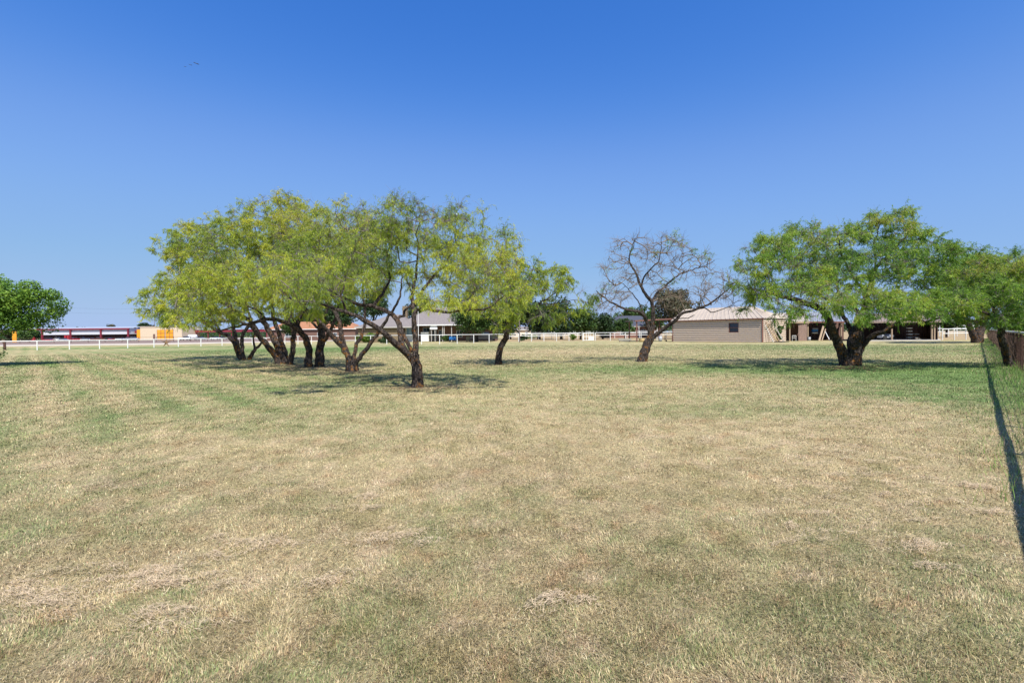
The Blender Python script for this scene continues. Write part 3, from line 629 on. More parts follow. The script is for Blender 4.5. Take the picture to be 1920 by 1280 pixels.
# H stub
mesquite('mesquite_tree', (467, 674), [
 ([(467, 674, 0), (473, 664, 0), (478, 655, 0), (484, 650, .1), (490, 643, .1), (493, 634, .2)], .16, .05),
 ([(478, 655, 0), (476, 643, 0), (474, 637, 0), (477, 628, 0), (480, 620, 0)], .09, .03)],
 [(485, 622, 12, 10, .2, .5), (495, 610, 16, 12, .3, .6)],
 'short crooked stub of a tree between the leftmost tree and the slanting stems', group=GRP, seed=18, leaf='leafY', tint=.5, twigs_per=3, leaves_per=4)
# I right of the house
mesquite('mesquite_tree', (935, 683), [
 ([(935, 683, 0), (936, 664, 0), (941, 646, 0), (949, 631, 0), (952, 615, 0)], .20, .15),
 ([(951, 625, 0), (960, 600, 0), (985, 585, -.2), (1010, 570, -.4), (1040, 550, -.6)], .09, .025),
 ([(952, 620, 0), (945, 590, .2), (935, 560, .4), (930, 520, .5)], .09, .025),
 ([(952, 618, .1), (965, 580, .5), (985, 540, .8), (1000, 500, 1)], .09, .025),
 ([(949, 628, 0), (930, 605, -.5), (910, 595, -.9), (890, 575, -1.2)], .06, .02),
 ([(1010, 570, -.4), (1050, 568, -.4), (1085, 560, -.5)], .025, .01)],
 [(935, 505, 42, 45, .4, 1.7), (985, 520, 40, 42, .6, 1.8), (1035, 535, 32, 38, 0, 1.5), (950, 585, 45, 28, -.6, 1.3), (1005, 590, 42, 22, -.4, 1.3, .9), (900, 560, 32, 32, -.8, 1.2, .8), (1060, 520, 14, 26, .2, .8, 1.0), (1050, 575, 30, 20, .4, 1.2, 1.0), (1090, 560, 26, 24, -.4, 1.0, 1.0), (950, 612, 28, 12, -.6, .9, 1.2), (960, 465, 20, 16, .8, 1, .7), (960, 550, 60, 35, -.8, 1.4, .8)],
 'single curved trunk tree with drooping bright foliage, just left of the bare tree', group=GRP, seed=19, leaf='leafY', tint=.34, leaf_w=.03, leaf_len=.17, droop=1.0)
# J bare tree
mesquite('bare_mesquite_tree', (1206, 678), [
 ([(1203, 678, 0), (1210, 655, 0), (1218, 637, 0), (1222, 628, 0)], .30, .22),
 ([(1221, 634, 0), (1216, 612, 0), (1211, 598, 0), (1200, 586, -.2), (1177, 581, -.5), (1154, 570, -.8), (1135, 560, -1), (1118, 545, -1.2)], .13, .02),
 ([(1221, 630, .1), (1223, 605, .1), (1224, 584, .1), (1222, 567, .1), (1210, 550, .2), (1200, 532, .3), (1191, 509, .4), (1180, 487, .5), (1184, 466, .6), (1190, 448, .6)], .14, .018),
 ([(1203, 537, .3), (1206, 524, .2), (1215, 509, 0), (1233, 493, -.2), (1238, 479, -.3), (1240, 455, -.4)], .055, .015),
 ([(1222, 567, .1), (1233, 549, .4), (1252, 532, .7), (1271, 516, .9), (1294, 507, 1), (1318, 500, 1.1), (1340, 488, 1.1)], .07, .015),
 ([(1221, 636, 0), (1243, 617, -.2), (1264, 603, -.4), (1275, 591, -.5), (1297, 582, -.6), (1318, 575, -.7), (1336, 565, -.7), (1355, 551, -.8), (1374, 537, -.8)], .13, .02),
 ([(1301, 580, -.6), (1318, 577, -.8), (1336, 586, -1), (1356, 579, -1), (1372, 572, -1), (1376, 556, -1)], .04, .012),
 ([(1211, 600, 0), (1200, 570, .4), (1185, 550, .7), (1165, 530, .9)], .05, .015),
 ([(1278, 589, -.5), (1262, 597, -.7), (1290, 596, -.9), (1302, 590, -1)], .04, .02)],
 [(1155, 515, 38, 42, .4, 1.6), (1185, 462, 34, 22, .5, 1.3), (1245, 462, 38, 24, 0, 1.5), (1295, 495, 45, 28, .8, 1.5), (1345, 540, 38, 32, -.6, 1.3, 1.5), (1245, 515, 42, 32, .3, 1.4, .7), (1145, 560, 40, 24, -.8, 1.4, 1.3), (1205, 500, 35, 35, .3, 1.3, .7), (1275, 558, 55, 26, 0, 1.4, .7), (1370, 560, 16, 18, -.9, .6), (1280, 455, 20, 10, .6, .7)],
 'nearly leafless grey tree in front of the tan barn', group=GRP, seed=20, leaf='leafG', twig='drytwig', patches=[(1262, 446, 9), (1283, 456, 9), (1322, 476, 11), (1345, 492, 7), (1256, 524, 9), (1168, 458, 5), (1300, 470, 5), (1185, 470, 6), (1150, 500, 5), (1240, 470, 6), (1330, 520, 5), (1130, 545, 5)],
 dens=1.25, twigs_per=3.0, tip_r=.012, leaf_w=.035, leaf_len=.16, tint=.4, droop=.35, tlen=.5)
# K big right tree
mesquite('mesquite_tree', (1588, 685), [
 ([(1596, 685, 0), (1600, 660, 0), (1604, 640, 0), (1609, 616, .1), (1616, 596, .2)], .36, .22),
 ([(1584, 684, 0), (1579, 661, 0), (1568, 638, 0), (1560, 613, -.1), (1549, 590, -.2), (1538, 578, -.4), (1510, 567, -.8), (1469, 556, -1.2), (1428, 545, -1.6), (1405, 540, -1.8)], .24, .03),
 ([(1616, 596, .2), (1628, 550, .4), (1642, 503, .6), (1666, 479, .7), (1696, 447, .8), (1710, 425, .9)], .15, .025),
 ([(1614, 600, .2), (1603, 578, 0), (1585, 568, -.3), (1550, 560, -.7), (1515, 540, -1), (1490, 500, -1.2)], .11, .025),
 ([(1603, 650, .1), (1596, 626, .3), (1587, 602, .6), (1577, 583, .9), (1570, 540, 1.4), (1560, 480, 1.8)], .12, .03),
 ([(1607, 668, 0), (1617, 652, -.1), (1634, 630, -.3), (1661, 619, -.6), (1683, 605, -.9), (1705, 599, -1.2), (1743, 602, -1.5), (1775, 592, -1.8)], .15, .03),
 ([(1620, 590, .2), (1645, 563, .4), (1675, 560, .5), (1702, 567, .6), (1740, 555, .8), (1770, 535, 1)], .09, .025),
 ([(1628, 550, .4), (1600, 520, 0), (1580, 480, -.3), (1570, 440, -.5)], .07, .02),
 ([(1642, 503, .6), (1640, 460, .5), (1650, 420, .4)], .05, .02)],
 [(1440, 475, 45, 30, -.8, 1.8), (1415, 520, 30, 38, -1.4, 1.5), (1500, 465, 55, 38, 0, 2.2), (1480, 530, 60, 35, -1.2, 1.8), (1560, 450, 40, 32, .6, 2.0), (1560, 510, 60, 35, -.3, 2.2, .7), (1655, 428, 34, 36, .6, 1.5, 1.3), (1672, 402, 24, 16, .6, 1.0, 2.0), (1700, 452, 45, 32, .8, 1.8), (1640, 500, 60, 35, -.6, 2.0, .7),
  (1725, 500, 50, 42, .4, 2.0), (1765, 478, 24, 26, .8, 1.4, .6), (1770, 545, 36, 35, 0, 1.7), (1710, 570, 60, 24, -1.2, 1.6), (1570, 572, 60, 16, -1.2, 1.6, .8), (1430, 565, 34, 20, -1.6, 1.3, .9), (1630, 560, 50, 24, -1.4, 1.5, .8), (1520, 560, 60, 25, -3.2, 1.6, .7), (1640, 575, 70, 20, -3.2, 1.6, .7), (1740, 580, 45, 20, -2.6, 1.5, .8), (1590, 480, 40, 30, 1.6, 1.5, .6), (1480, 590, 40, 12, -1.4, 1.0, .5)],
 'big broad tree with thick dark forked trunk in front of the open sheds', group=GRP, seed=21, leaf='leafG', tint=.5, twigs_per=6.5, leaf_w=.03, leaf_len=.14, droop=.7)
# M fence tree near
mesquite('mesquite_tree', (1893, 688), [
 ([(1896, 690, 0), (1888, 665, -.1), (1880, 640, -.2), (1876, 618, -.3), (1872, 600, -.3)], .16, .11),
 ([(1876, 620, -.3), (1860, 595, -.5), (1830, 580, -.8), (1800, 575, -1)], .08, .02),
 ([(1874, 612, -.3), (1885, 590, -.1), (1900, 560, .2), (1910, 520, .4)], .08, .02),
 ([(1875, 610, -.3), (1860, 570, 0), (1850, 530, .3)], .08, .02)],
 [(1850, 515, 42, 28, .3, 1.4), (1900, 500, 40, 30, .3, 1.4), (1835, 560, 50, 28, -.5, 1.4), (1895, 555, 45, 35, -.3, 1.4), (1955, 540, 45, 40, 0, 1.4, .8), (1790, 575, 30, 20, -.9, 1.1), (1860, 592, 55, 14, -.6, 1.2, 1.4), (1900, 600, 35, 12, -.8, .9, 1.3)],
 'green tree leaning left against the rusty wire fence at the right edge', group=GRP, seed=22, leaf='leafG', tint=.5, leaf_w=.026, leaf_len=.13, droop=.5, twigs_per=8, dens=1.5)
# L fence tree far
mesquite('mesquite_tree', (1830, 643), [
 ([(1831, 643, 0), (1826, 630, 0), (1819, 615, 0), (1812, 600, 0)], .42, .25),
 ([(1835, 642, 0), (1838, 628, 0), (1843, 612, .5), (1852, 590, 1)], .38, .2),
 ([(1831, 634, 0), (1832, 610, .5), (1830, 585, 1), (1828, 540, 1)], .22, .1)],
 [(1800, 520, 45, 32, 0, 3.5), (1845, 500, 45, 28, 1, 3.5), (1790, 570, 42, 22, -1, 3), (1850, 555, 45, 35, 1, 3.5, .7), (1895, 530, 45, 40, 1, 3, .7)],
 'far tree with thick black double trunk at the end of the wire fence', group=GRP, seed=23, leaf='leafG', tint=.42, dens=.2, twigs_per=12, leaf_w=.07, leaf_len=.3, tip_r=.012, tlen=1.0, droop=.4)

# generic leafy tree
def leafy(name, px, py, d, rx, ry, label, leaf='leafD', n=6000, size=.35, trunk=True, seed=1, clumps=34, group=None, cat='tree', rdm=None, cf=(.3, .5), shape=.5, dense=1.0, tr=None):
    """crown centred at pixel (px,py) at depth d; rx, ry pixel radii"""
    rg = np.random.default_rng(seed); mpp = d/FPX; c = pw(px, py, d); g0 = np.array([c[0], d, 0.]); ax = np.array([rx*mpp, rdm or rx*mpp, ry*mpp])
    root = empty(name, g0, 0, label, cat, group)
    q = rg.normal(size=(clumps, 3)); q /= np.linalg.norm(q, axis=1, keepdims=True); q *= rg.uniform(.2, .95, (clumps, 1))
    cs = c+q*ax; cr = rg.uniform(cf[0], cf[1], clumps)*ax.min()*1.15
    k = rg.integers(0, clumps, n); u = rg.normal(size=(n, 3)); u /= np.linalg.norm(u, axis=1, keepdims=True)
    P = cs[k]+u*(cr[k]*rg.uniform(.55, 1.12, n))[:, None]*np.array([1.15, 1.15, .85]); P = P[P[:, 2] > .12]; k = k[:len(P)]; n = len(P); u = u[:n]
    nr = u*.6+rg.normal(0, .6, (n, 3)); nr[:, 2] += .5; nr /= np.linalg.norm(nr, axis=1, keepdims=True)
    t = np.cross(nr, rg.normal(size=(n, 3))); t /= np.linalg.norm(t, axis=1, keepdims=True); s = np.cross(nr, t)
    L = (size*rg.uniform(.5, 1.3, n))[:, None]
    V = np.stack([P-t*L*.5, P-s*L*.3+nr*L*.05, P+t*L*.55, P+s*L*.3+nr*L*.05], 1).reshape(-1, 3)
    tn = np.clip(.45+rg.normal(0, .16, n)+rg.normal(0, .13, clumps)[k % clumps], 0, 1)
    crown = npmesh('crown', V-g0, np.arange(n)[:, None]*4+np.array([[0, 1, 2, 3]]), M[leaf], root, attrs={'tint': ('F', np.repeat(tn, 4))})
    if trunk:
        ch = []; zt = c[2]
        r0 = tr or max(.08, .055*ax[0]+.03*ax[2])
        P0, r = resample([[c[0], d, -.1], [c[0]+.1*r0, d, zt*.35], [c[0]+rg.normal(0, .1), d, zt*.75], [c[0], d, zt]], [r0, r0*.8, r0*.5], .3, .02, rg); ch.append((P0, r))
        for i in range(7):
            e = cs[rg.integers(0, clumps)]; h = rg.uniform(.35, .8)*zt
            P1, r = resample([[c[0], d, h], (np.array([c[0], d, h])*.6+e*.4)+[0, 0, .2*ax[2]*rg.random()], e], [r0*.5, r0*.3, r0*.12], .4, .03, rg); ch.append((P1, r))
        V, F = swept(ch, rg, 7); npmesh('trunk', V-g0, F, M['bark2'], root, smooth=True)
    return root
BG = 'trees behind the lawn'
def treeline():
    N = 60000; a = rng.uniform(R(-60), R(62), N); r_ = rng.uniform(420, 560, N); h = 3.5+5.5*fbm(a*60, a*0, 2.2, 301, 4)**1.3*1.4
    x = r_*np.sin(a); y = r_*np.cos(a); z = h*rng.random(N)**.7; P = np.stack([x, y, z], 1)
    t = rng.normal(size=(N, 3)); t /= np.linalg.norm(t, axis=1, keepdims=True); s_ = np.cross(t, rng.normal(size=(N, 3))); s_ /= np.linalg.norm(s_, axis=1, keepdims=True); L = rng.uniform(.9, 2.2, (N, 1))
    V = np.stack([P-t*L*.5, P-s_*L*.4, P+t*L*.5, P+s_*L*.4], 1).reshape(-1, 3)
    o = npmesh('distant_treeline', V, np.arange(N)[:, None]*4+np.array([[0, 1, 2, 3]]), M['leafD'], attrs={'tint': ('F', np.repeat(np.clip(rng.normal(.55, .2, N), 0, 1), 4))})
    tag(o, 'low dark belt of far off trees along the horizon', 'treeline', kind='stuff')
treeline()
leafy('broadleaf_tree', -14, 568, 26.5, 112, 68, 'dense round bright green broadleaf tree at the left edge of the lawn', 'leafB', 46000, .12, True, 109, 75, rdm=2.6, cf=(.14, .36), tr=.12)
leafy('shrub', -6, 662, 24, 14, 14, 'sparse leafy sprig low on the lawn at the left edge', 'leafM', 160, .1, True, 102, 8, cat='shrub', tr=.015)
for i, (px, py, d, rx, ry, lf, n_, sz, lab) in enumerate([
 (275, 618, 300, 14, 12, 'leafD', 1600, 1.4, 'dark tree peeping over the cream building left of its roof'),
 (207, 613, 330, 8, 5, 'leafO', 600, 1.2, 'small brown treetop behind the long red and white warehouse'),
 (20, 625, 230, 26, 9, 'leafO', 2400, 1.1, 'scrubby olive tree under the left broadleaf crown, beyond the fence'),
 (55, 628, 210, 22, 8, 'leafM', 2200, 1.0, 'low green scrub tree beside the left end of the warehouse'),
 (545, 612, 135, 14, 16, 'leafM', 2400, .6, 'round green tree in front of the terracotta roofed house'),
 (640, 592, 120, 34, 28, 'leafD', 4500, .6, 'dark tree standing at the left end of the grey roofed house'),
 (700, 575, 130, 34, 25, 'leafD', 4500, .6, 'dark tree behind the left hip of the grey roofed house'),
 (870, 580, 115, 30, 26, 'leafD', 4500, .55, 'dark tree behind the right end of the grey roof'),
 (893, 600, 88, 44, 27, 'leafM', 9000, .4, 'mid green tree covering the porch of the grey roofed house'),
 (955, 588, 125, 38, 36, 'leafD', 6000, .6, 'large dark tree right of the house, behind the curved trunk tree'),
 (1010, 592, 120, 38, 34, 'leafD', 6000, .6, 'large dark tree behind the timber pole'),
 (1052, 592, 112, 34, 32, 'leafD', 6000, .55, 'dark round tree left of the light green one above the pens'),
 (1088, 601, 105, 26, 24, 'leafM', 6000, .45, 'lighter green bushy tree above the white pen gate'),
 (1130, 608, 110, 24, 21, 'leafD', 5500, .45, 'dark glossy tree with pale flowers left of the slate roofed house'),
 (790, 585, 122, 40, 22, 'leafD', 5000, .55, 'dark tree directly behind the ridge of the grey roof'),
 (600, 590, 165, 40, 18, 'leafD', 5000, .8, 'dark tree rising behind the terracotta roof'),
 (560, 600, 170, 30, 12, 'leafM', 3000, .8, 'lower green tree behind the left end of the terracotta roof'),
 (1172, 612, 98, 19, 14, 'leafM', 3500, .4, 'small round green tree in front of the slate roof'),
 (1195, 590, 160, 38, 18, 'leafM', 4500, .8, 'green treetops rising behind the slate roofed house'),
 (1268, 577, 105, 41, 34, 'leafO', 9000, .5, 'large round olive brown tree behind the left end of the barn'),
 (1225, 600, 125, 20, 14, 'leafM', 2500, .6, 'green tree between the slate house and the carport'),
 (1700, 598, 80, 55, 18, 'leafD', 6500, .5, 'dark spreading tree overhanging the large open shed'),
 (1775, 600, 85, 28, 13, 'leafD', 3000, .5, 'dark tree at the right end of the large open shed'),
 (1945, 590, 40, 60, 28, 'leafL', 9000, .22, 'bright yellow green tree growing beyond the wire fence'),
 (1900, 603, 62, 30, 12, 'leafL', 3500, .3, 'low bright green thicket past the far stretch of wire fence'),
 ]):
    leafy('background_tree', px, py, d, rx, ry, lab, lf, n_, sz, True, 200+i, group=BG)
for i, (px, py, d, rx, ry, lf, n_, sz, lab) in enumerate([
 (688, 634, 92, 26, 13, 'leafL', 4500, .28, 'bright green hedge shrub at the left end of the brick wall'),
 (723, 638, 84, 12, 10, 'leafD', 2500, .25, 'dark round shrub in front of the brick wall'),
 (994, 632, 140, 18, 6, 'leafL', 1200, .4, 'light green hedge behind the pens near the small cream house'),
 (1075, 632, 86, 6, 6, 'leafL', 800, .2, 'small leafy bush growing through the white pen rails'),
 (835, 634, 92, 10, 6, 'leafM', 700, .25, 'low shrub beside the house porch'),
 (980, 634, 95, 10, 6, 'leafD', 700, .3, 'low dark shrub beside the timber pole'),
 ]):
    leafy('shrub', px, py, d, rx, ry, lab, lf, n_, sz, False, 300+i, 16, cat='shrub')

# ---------------------------------------------------------------- fences
def fence(name, pts, spacing, h, rails, label, cat='fence', mat='white', pr=.045, rr=.04, group=None, mat_rail=None):
    root = empty(name, pts[0], 0, label, cat, group); o0 = np.array(pts[0])
    for zr in rails:
        mb = MB()
        for a, b_ in zip(pts[:-1], pts[1:]):
            mb.tube([np.array(a)-o0+[0, 0, zr], np.array(b_)-o0+[0, 0, zr]], rr, 8)
        mb.build('rail', M[mat_rail or mat], root)
    post = None
    for a, b_ in zip(pts[:-1], pts[1:]):
        a = np.array(a); b_ = np.array(b_); L = np.linalg.norm(b_-a); k = max(1, round(L/spacing))
        for i in range(k):
            p = a+(b_-a)*i/k-o0
            if post is None: post = MB().tube([(0, 0, -.1), (0, 0, h)], pr, 8).build('post', M[mat], root); post.location = p
            else: c = post.copy(); COL.objects.link(c); c.parent = root; c.location = p
    return root
fence('pipe_fence', [gx(-30, 58), gx(69, 61), gx(239, 67.5), gx(416, 78), gx(523, 88)], 3.1, 1.17, [1.17], 'long white pipe fence along the left side with one top rail', pr=.06, rr=.05)
fence('pipe_fence', [gx(534, 87), gx(666, 79), gx(790, 71.5), gx(857, 74), gx(944, 82)], 3.4, 1.38, [1.38], 'white pipe fence in front of the grey roofed house', pr=.055, rr=.045)
fence('pipe_fence', [gx(948, 88), gx(1090, 90)], 2.4, 1.45, [1.45, 1.05], 'white pen fence behind the timber pole with two rails', pr=.06, rr=.05)
fence('pipe_fence', [gx(1116, 90), gx(1262, 86)], 2.8, 1.45, [1.45, 1.0], 'white pen fence between the white gate and the barn', pr=.06, rr=.05)
fence('pipe_fence', [gx(985, 118), gx(1130, 122), gx(1275, 112)], 3.2, 1.75, [1.75, 1.3], 'rear white pipe fence in front of the slate roofed house', pr=.06, rr=.055)
fence('pipe_fence', [gx(955, 100), gx(1060, 104)], 2.4, 1.3, [1.3, .8], 'grey inner pen fence behind the two railed pen fence', mat='palerail', pr=.04, rr=.035)
fence('pipe_fence', [gx(1767, 65), gx(1832, 68)], 3.2, 1.5, [1.5, .9], 'white pen fence between the open shed and the far fence tree', pr=.06, rr=.055)
fence('pipe_fence', [gx(1745, 96), gx(1840, 104)], 3.2, 2.2, [2.2, 1.6, 1.0], 'tall white pen fence farthest back at the right', pr=.06, rr=.05)
# gate
def gate(px, d, wd, h, label):
    p = gx(px, d); root = empty('pen_gate', p, 0, label, 'gate')
    mb = MB()
    for x in (0, wd*.28, wd*.5, wd): mb.tube([(x, 0, .05), (x, 0, h)], .05, 8)
    for z in (.12, h*.55, h): mb.tube([(0, 0, z), (wd, 0, z)], .045, 8)
    mb.build('frame', M['white'], root)
    pm = MB(); pm.box(wd*.52, wd*.98, -.01, .01, .15, h*.5); pm.build('panel', M['white'], root)
    mb = MB(); mb.tube([(-.12, 0, -.1), (-.12, 0, h+.1)], .07, 8); mb.build('post', M['white'], root)
    return root
gate(1094, 89.5, 1.9, 1.45, 'white tubular gate with a filled lower panel in the pen fence')
# wire fence at right
def wire_fence():
    u = np.array([.6934, .7205, 0]); a = np.array([1.57, 0, 0])-u*4.0; Lt = 100.0
    root = empty('wire_fence', a, 0, 'rusty brown wire mesh fence with pale top rail running along the right edge', 'fence')
    def pt(s, z): return (a+u*s)*0+u*s+np.array([0, 0, z])
    MB().tube([pt(0, 1.34), pt(Lt, 1.34)], .042, 10).build('top_rail', M['palerail'], root, True)
    post = None; s = 1.0
    while s < Lt:
        if post is None: post = MB().tube([(0, 0, -.1), (0, 0, 1.33)], .042, 10).build('post', M['rust'], root); post.location = pt(s, 0)
        else: c = post.copy(); COL.objects.link(c); c.parent = root; c.location = pt(s, 0)
        s += 2.45
    S = np.arange(0, Lt, .15); off = np.array([-.7205, .6934, 0])*.047
    A = u[None]*S[:, None]+off+[0, 0, .05]; B = A+[0, 0, 1.22]
    A = A+rng.normal(0, .008, A.shape); B = B+rng.normal(0, .008, B.shape)
    z = np.array([.05, .15, .26, .38, .5, .64, .78, .94, 1.1, 1.27]); H0 = np.arange(0, Lt, 2.45)
    HA = (u[None, None]*H0[:, None, None]+off+np.array([0, 0, 1.])*z[None, :, None]).reshape(-1, 3); HB = HA+u*2.45
    AA_ = np.concatenate([A, HA]); BB_ = np.concatenate([B, HB]); r_ = np.full(len(AA_), .0055)
    V, F = edges_to_prisms(AA_, BB_, r_, r_, 4); npmesh('wire_mesh', V, F, M['rust'], root)
    return root
wire_fence()
def vines():
    N = 3000; s = 30+65*rng.random(N)**1.2; u = np.array([.6934, .7205, 0]); nn = np.array([.7205, -.6934, 0])
    P0 = np.array([1.49, 0, 0])-u*4+u[None]*s[:, None]+nn[None]*rng.uniform(.0, .3, N)[:, None]; P0[:, 2] = rng.uniform(0, .5, N)
    d = rng.normal(0, .28, (N, 3)); d[:, 2] = 1; L = rng.uniform(.3, .95, N); P1 = P0+d*L[:, None]*.6; d2 = d+rng.normal(0, .4, (N, 3)); P2 = P1+d2*L[:, None]*.4
    P2[:, 2] = np.minimum(P2[:, 2], 1.42)
    r_ = rng.uniform(.005, .011, N); V, F = edges_to_prisms(np.concatenate([P0, P1]), np.concatenate([P1, P2]), np.tile(r_, 2), np.tile(r_*.7, 2), 3)
    o = npmesh('dry_brush', V, F, simple('dead_vine_stems', (.13, .08, .055), .9, .5, 3)); tag(o, 'dead reddish brown stems and vines tangled through the wire fence', 'brush', kind='stuff')
vines()

# ---------------------------------------------------------------- ribbed sheets
def ribbed_mb(a, b_, z0, z1a, z1b, pitch=.3, amp=.035, vertical=False, lap=False, th=.04):
    """upright wall sheet from ground point a to b_; tops z1a,z1b. horizontal ribs by default"""
    a = np.array(a, float); b_ = np.array(b_, float); u = b_-a; L = np.linalg.norm(u[:2]); u = u/L; nrm = np.array([u[1], -u[0], 0])
    vs = []; fs = []
    if not vertical:
        zt = max(z1a, z1b); k = int((zt-z0)/pitch); prof = []
        for i in range(k):
            z = z0+i*pitch; prof += [(z, 0), (z+pitch*.20, 0), (z+pitch*.30, amp), (z+pitch*.72, amp*.85), (z+pitch*.99, amp*.1)]
        prof.append((z0+k*pitch, 0)); prof = [p for p in prof if p[0] <= zt]
        for (z, o_) in prof:
            # clip under sloping top
            vs += [a+nrm*o_+[0, 0, min(z, z1a)], b_+nrm*o_+[0, 0, min(z, z1b)]]
        fs = [(2*i, 2*i+1, 2*i+3, 2*i+2) for i in range(len(prof)-1)]
    else:
        k = int(L/pitch); P = []
        for i in range(k):
            x = i*L/k; P += [(x, 0), (x+L/k*.55, 0), (x+L/k*.65, amp), (x+L/k*.9, amp)]
        P.append((L, 0))
        for (x, o_) in P:
            f = x/L; vs += [a+u*x+nrm*o_+[0, 0, z0], a+u*x+nrm*o_+[0, 0, z1a*(1-f)+z1b*f]]
        fs = [(2*i, 2*i+2, 2*i+3, 2*i+1) for i in range(len(P)-1)]
    return vs, fs
def slab(pts, th):           # closed slab from a quad of 3D points
    P = [Vector(p) for p in pts]; nr = (P[1]-P[0]).cross(P[3]-P[0]).normalized()*th
    return P+[p-nr for p in P], [(0, 1, 2, 3), (7, 6, 5, 4), (0, 4, 5, 1), (1, 5, 6, 2), (2, 6, 7, 3), (3, 7, 4, 0)]
def ribroof(c0, c1, c2, c3, n_, amp=.05):
    """quad c0-c1 eave, c3-c2 ridge; ribs run eave to ridge"""
    c0, c1, c2, c3 = [np.array(c, float) for c in (c0, c1, c2, c3)]; nr = np.cross(c1-c0, c3-c0); nr /= np.linalg.norm(nr)
    if nr[2] < 0: nr = -nr
    vs = []; ts = []
    for i in range(n_): ts += [(i/n_, 0), ((i+.7)/n_, 0), ((i+.78)/n_, amp), ((i+.92)/n_, amp)]
    ts.append((1, 0))
    for t, o_ in ts: vs += [c0*(1-t)+c1*t+nr*o_, c3*(1-t)+c2*t+nr*o_]
    return vs, [(2*i, 2*i+2, 2*i+3, 2*i+1) for i in range(len(ts)-1)]
def off(pt, o): return np.array(pt, float)-np.array(o, float)

# ---------------------------------------------------------------- barn
def barn():
    A = gx(1262, 73.0); B = gx(1430, 62.7); u = (B-A); L = np.linalg.norm(u); u = u/L; nv = np.array([-u[1], u[0], 0])   # away from camera
    if nv[1] < 0: nv = -nv
    H = 3.2; W = 6.8; rise = 1.75
    root = empty('barn', A, 0, 'long tan corrugated metal barn with one small window and cream roof', 'barn')
    o = A
    mb = MB()
    # front wall, left of / right of / above / below the window
    s = L*.66; wz0, wz1, ww = 1.35, 2.6, 1.35
    def seg(s0, s1, z0, z1): 
        v, f = ribbed_mb(off(A+u*s0, o), off(A+u*s1, o), z0, z1, z1, .265, .11); mb.add(v, f)
    seg(0, s, 0, H); seg(s+ww, L, 0, H); seg(s, s+ww, 0, wz0-.02); seg(s, s+ww, .265*round(wz1/.265), H)
    v, f = ribbed_mb(off(B, o), off(B+nv*W, o), 0, H, H, .265, .11); mb.add(v, f)
    v, f = ribbed_mb(off(A+nv*W, o), off(A, o), 0, H, H, .265, .11); mb.add(v, f)
    v, f = ribbed_mb(off(B+nv*W, o), off(A+nv*W, o), 0, H, H, .265, .11); mb.add(v, f)
    for P0 in (A,):   # gable on the left, hip on the right
        a = off(P0, o); mb.add([a+[0, 0, H], a+nv*W+[0, 0, H], a+nv*W/2+[0, 0, H+rise]], [(0, 1, 2)])
    mb.build('wall', M['cream'], root)
    e = .25
    rf = MB(); a = off(A, o)-u*e; b_ = off(B, o)+u*e; n_ = 22
    hp = b_+nv*W/2-u*3.2+[0, 0, H+rise]
    v, f = ribroof(a-nv*e+[0, 0, H-.05], b_-nv*e+[0, 0, H-.05], hp, a+nv*W/2+[0, 0, H+rise], n_); rf.add(v, f)
    v, f = ribroof(b_-nv*e+[0, 0, H-.05], b_+nv*(W+e)+[0, 0, H-.05], hp+nv*.02, hp-nv*.02, 12); rf.add(v, f)
    v, f = ribroof(a+nv*(W+e)+[0, 0, H-.05], b_+nv*(W+e)+[0, 0, H-.05], hp, a+nv*W/2+[0, 0, H+rise], n_); rf.add(v, f)
    rf.build('roof', M['creamroof'], root)
    tr = MB()
    for P0 in (A, B): tr.bar(off(P0, o)-nv*.06, off(P0, o)-nv*.06+[0, 0, H-.05], .14)
    tr.bar(a-nv*(e+.03)+[0, 0, H-.12], b_-nv*(e+.03)+[0, 0, H-.12], .05, .16); tr.build('trim', M['redpipe'], root)
    wn = MB(); p = off(A+u*s, o)-nv*.05
    for q0, q1 in (((0, wz0), (ww, wz0)), ((0, wz1), (ww, wz1)), ((0, (wz0+wz1)/2), (ww, (wz0+wz1)/2)), ((.03, wz0), (.03, wz1)), ((ww-.03, wz0), (ww-.03, wz1))):
        wn.bar(p+u*q0[0]+[0, 0, q0[1]], p+u*q1[0]+[0, 0, q1[1]], .07, .09)
    wf = wn.build('window', M['redpipe'], root)
    p = off(A+u*s, o)+nv*.03
    MB().add([p+[0, 0, wz0], p+u*ww+[0, 0, wz0], p+u*ww+[0, 0, wz1], p+[0, 0, wz1]], [(0, 1, 2, 3)]).build('pane', M['glass'], wf)
    return A, B, u, nv
bA, bB, bu, bn = barn()
# carport left of barn
def carport():
    P = gx(1194, 75.5); d2 = 74.8; root = empty('carport', P, 0, 'brown steel carport with flat roof left of the barn', 'carport')
    Z = zz(1194, 601, 75.5); Q = gx(1258, 76.5); zq = Z+.35
    for pt_ in (P, P+[.3, 6, 0], Q+[0, 6, 0]):
        MB().bar(off(pt_, P), off(pt_, P)+[0, 0, Z-.1], .16).build('post', M['redpipe'], root)
    v, f = slab([off(P, P)+[-.3, -.3, Z+.05], off(Q, P)+[.4, -.3, zq], off(Q, P)+[.4, 6.5, zq+.1], off(P, P)+[-.3, 6.5, Z+.1]], .12); MB().add(v, f).build('roof', M['awning'], root)
    MB().bar(off(P, P)+[-.35, -.36, Z-.05], off(Q, P)+[.4, -.36, zq-.1], .08, .2).build('beam', M['redpipe'], root)
carport()
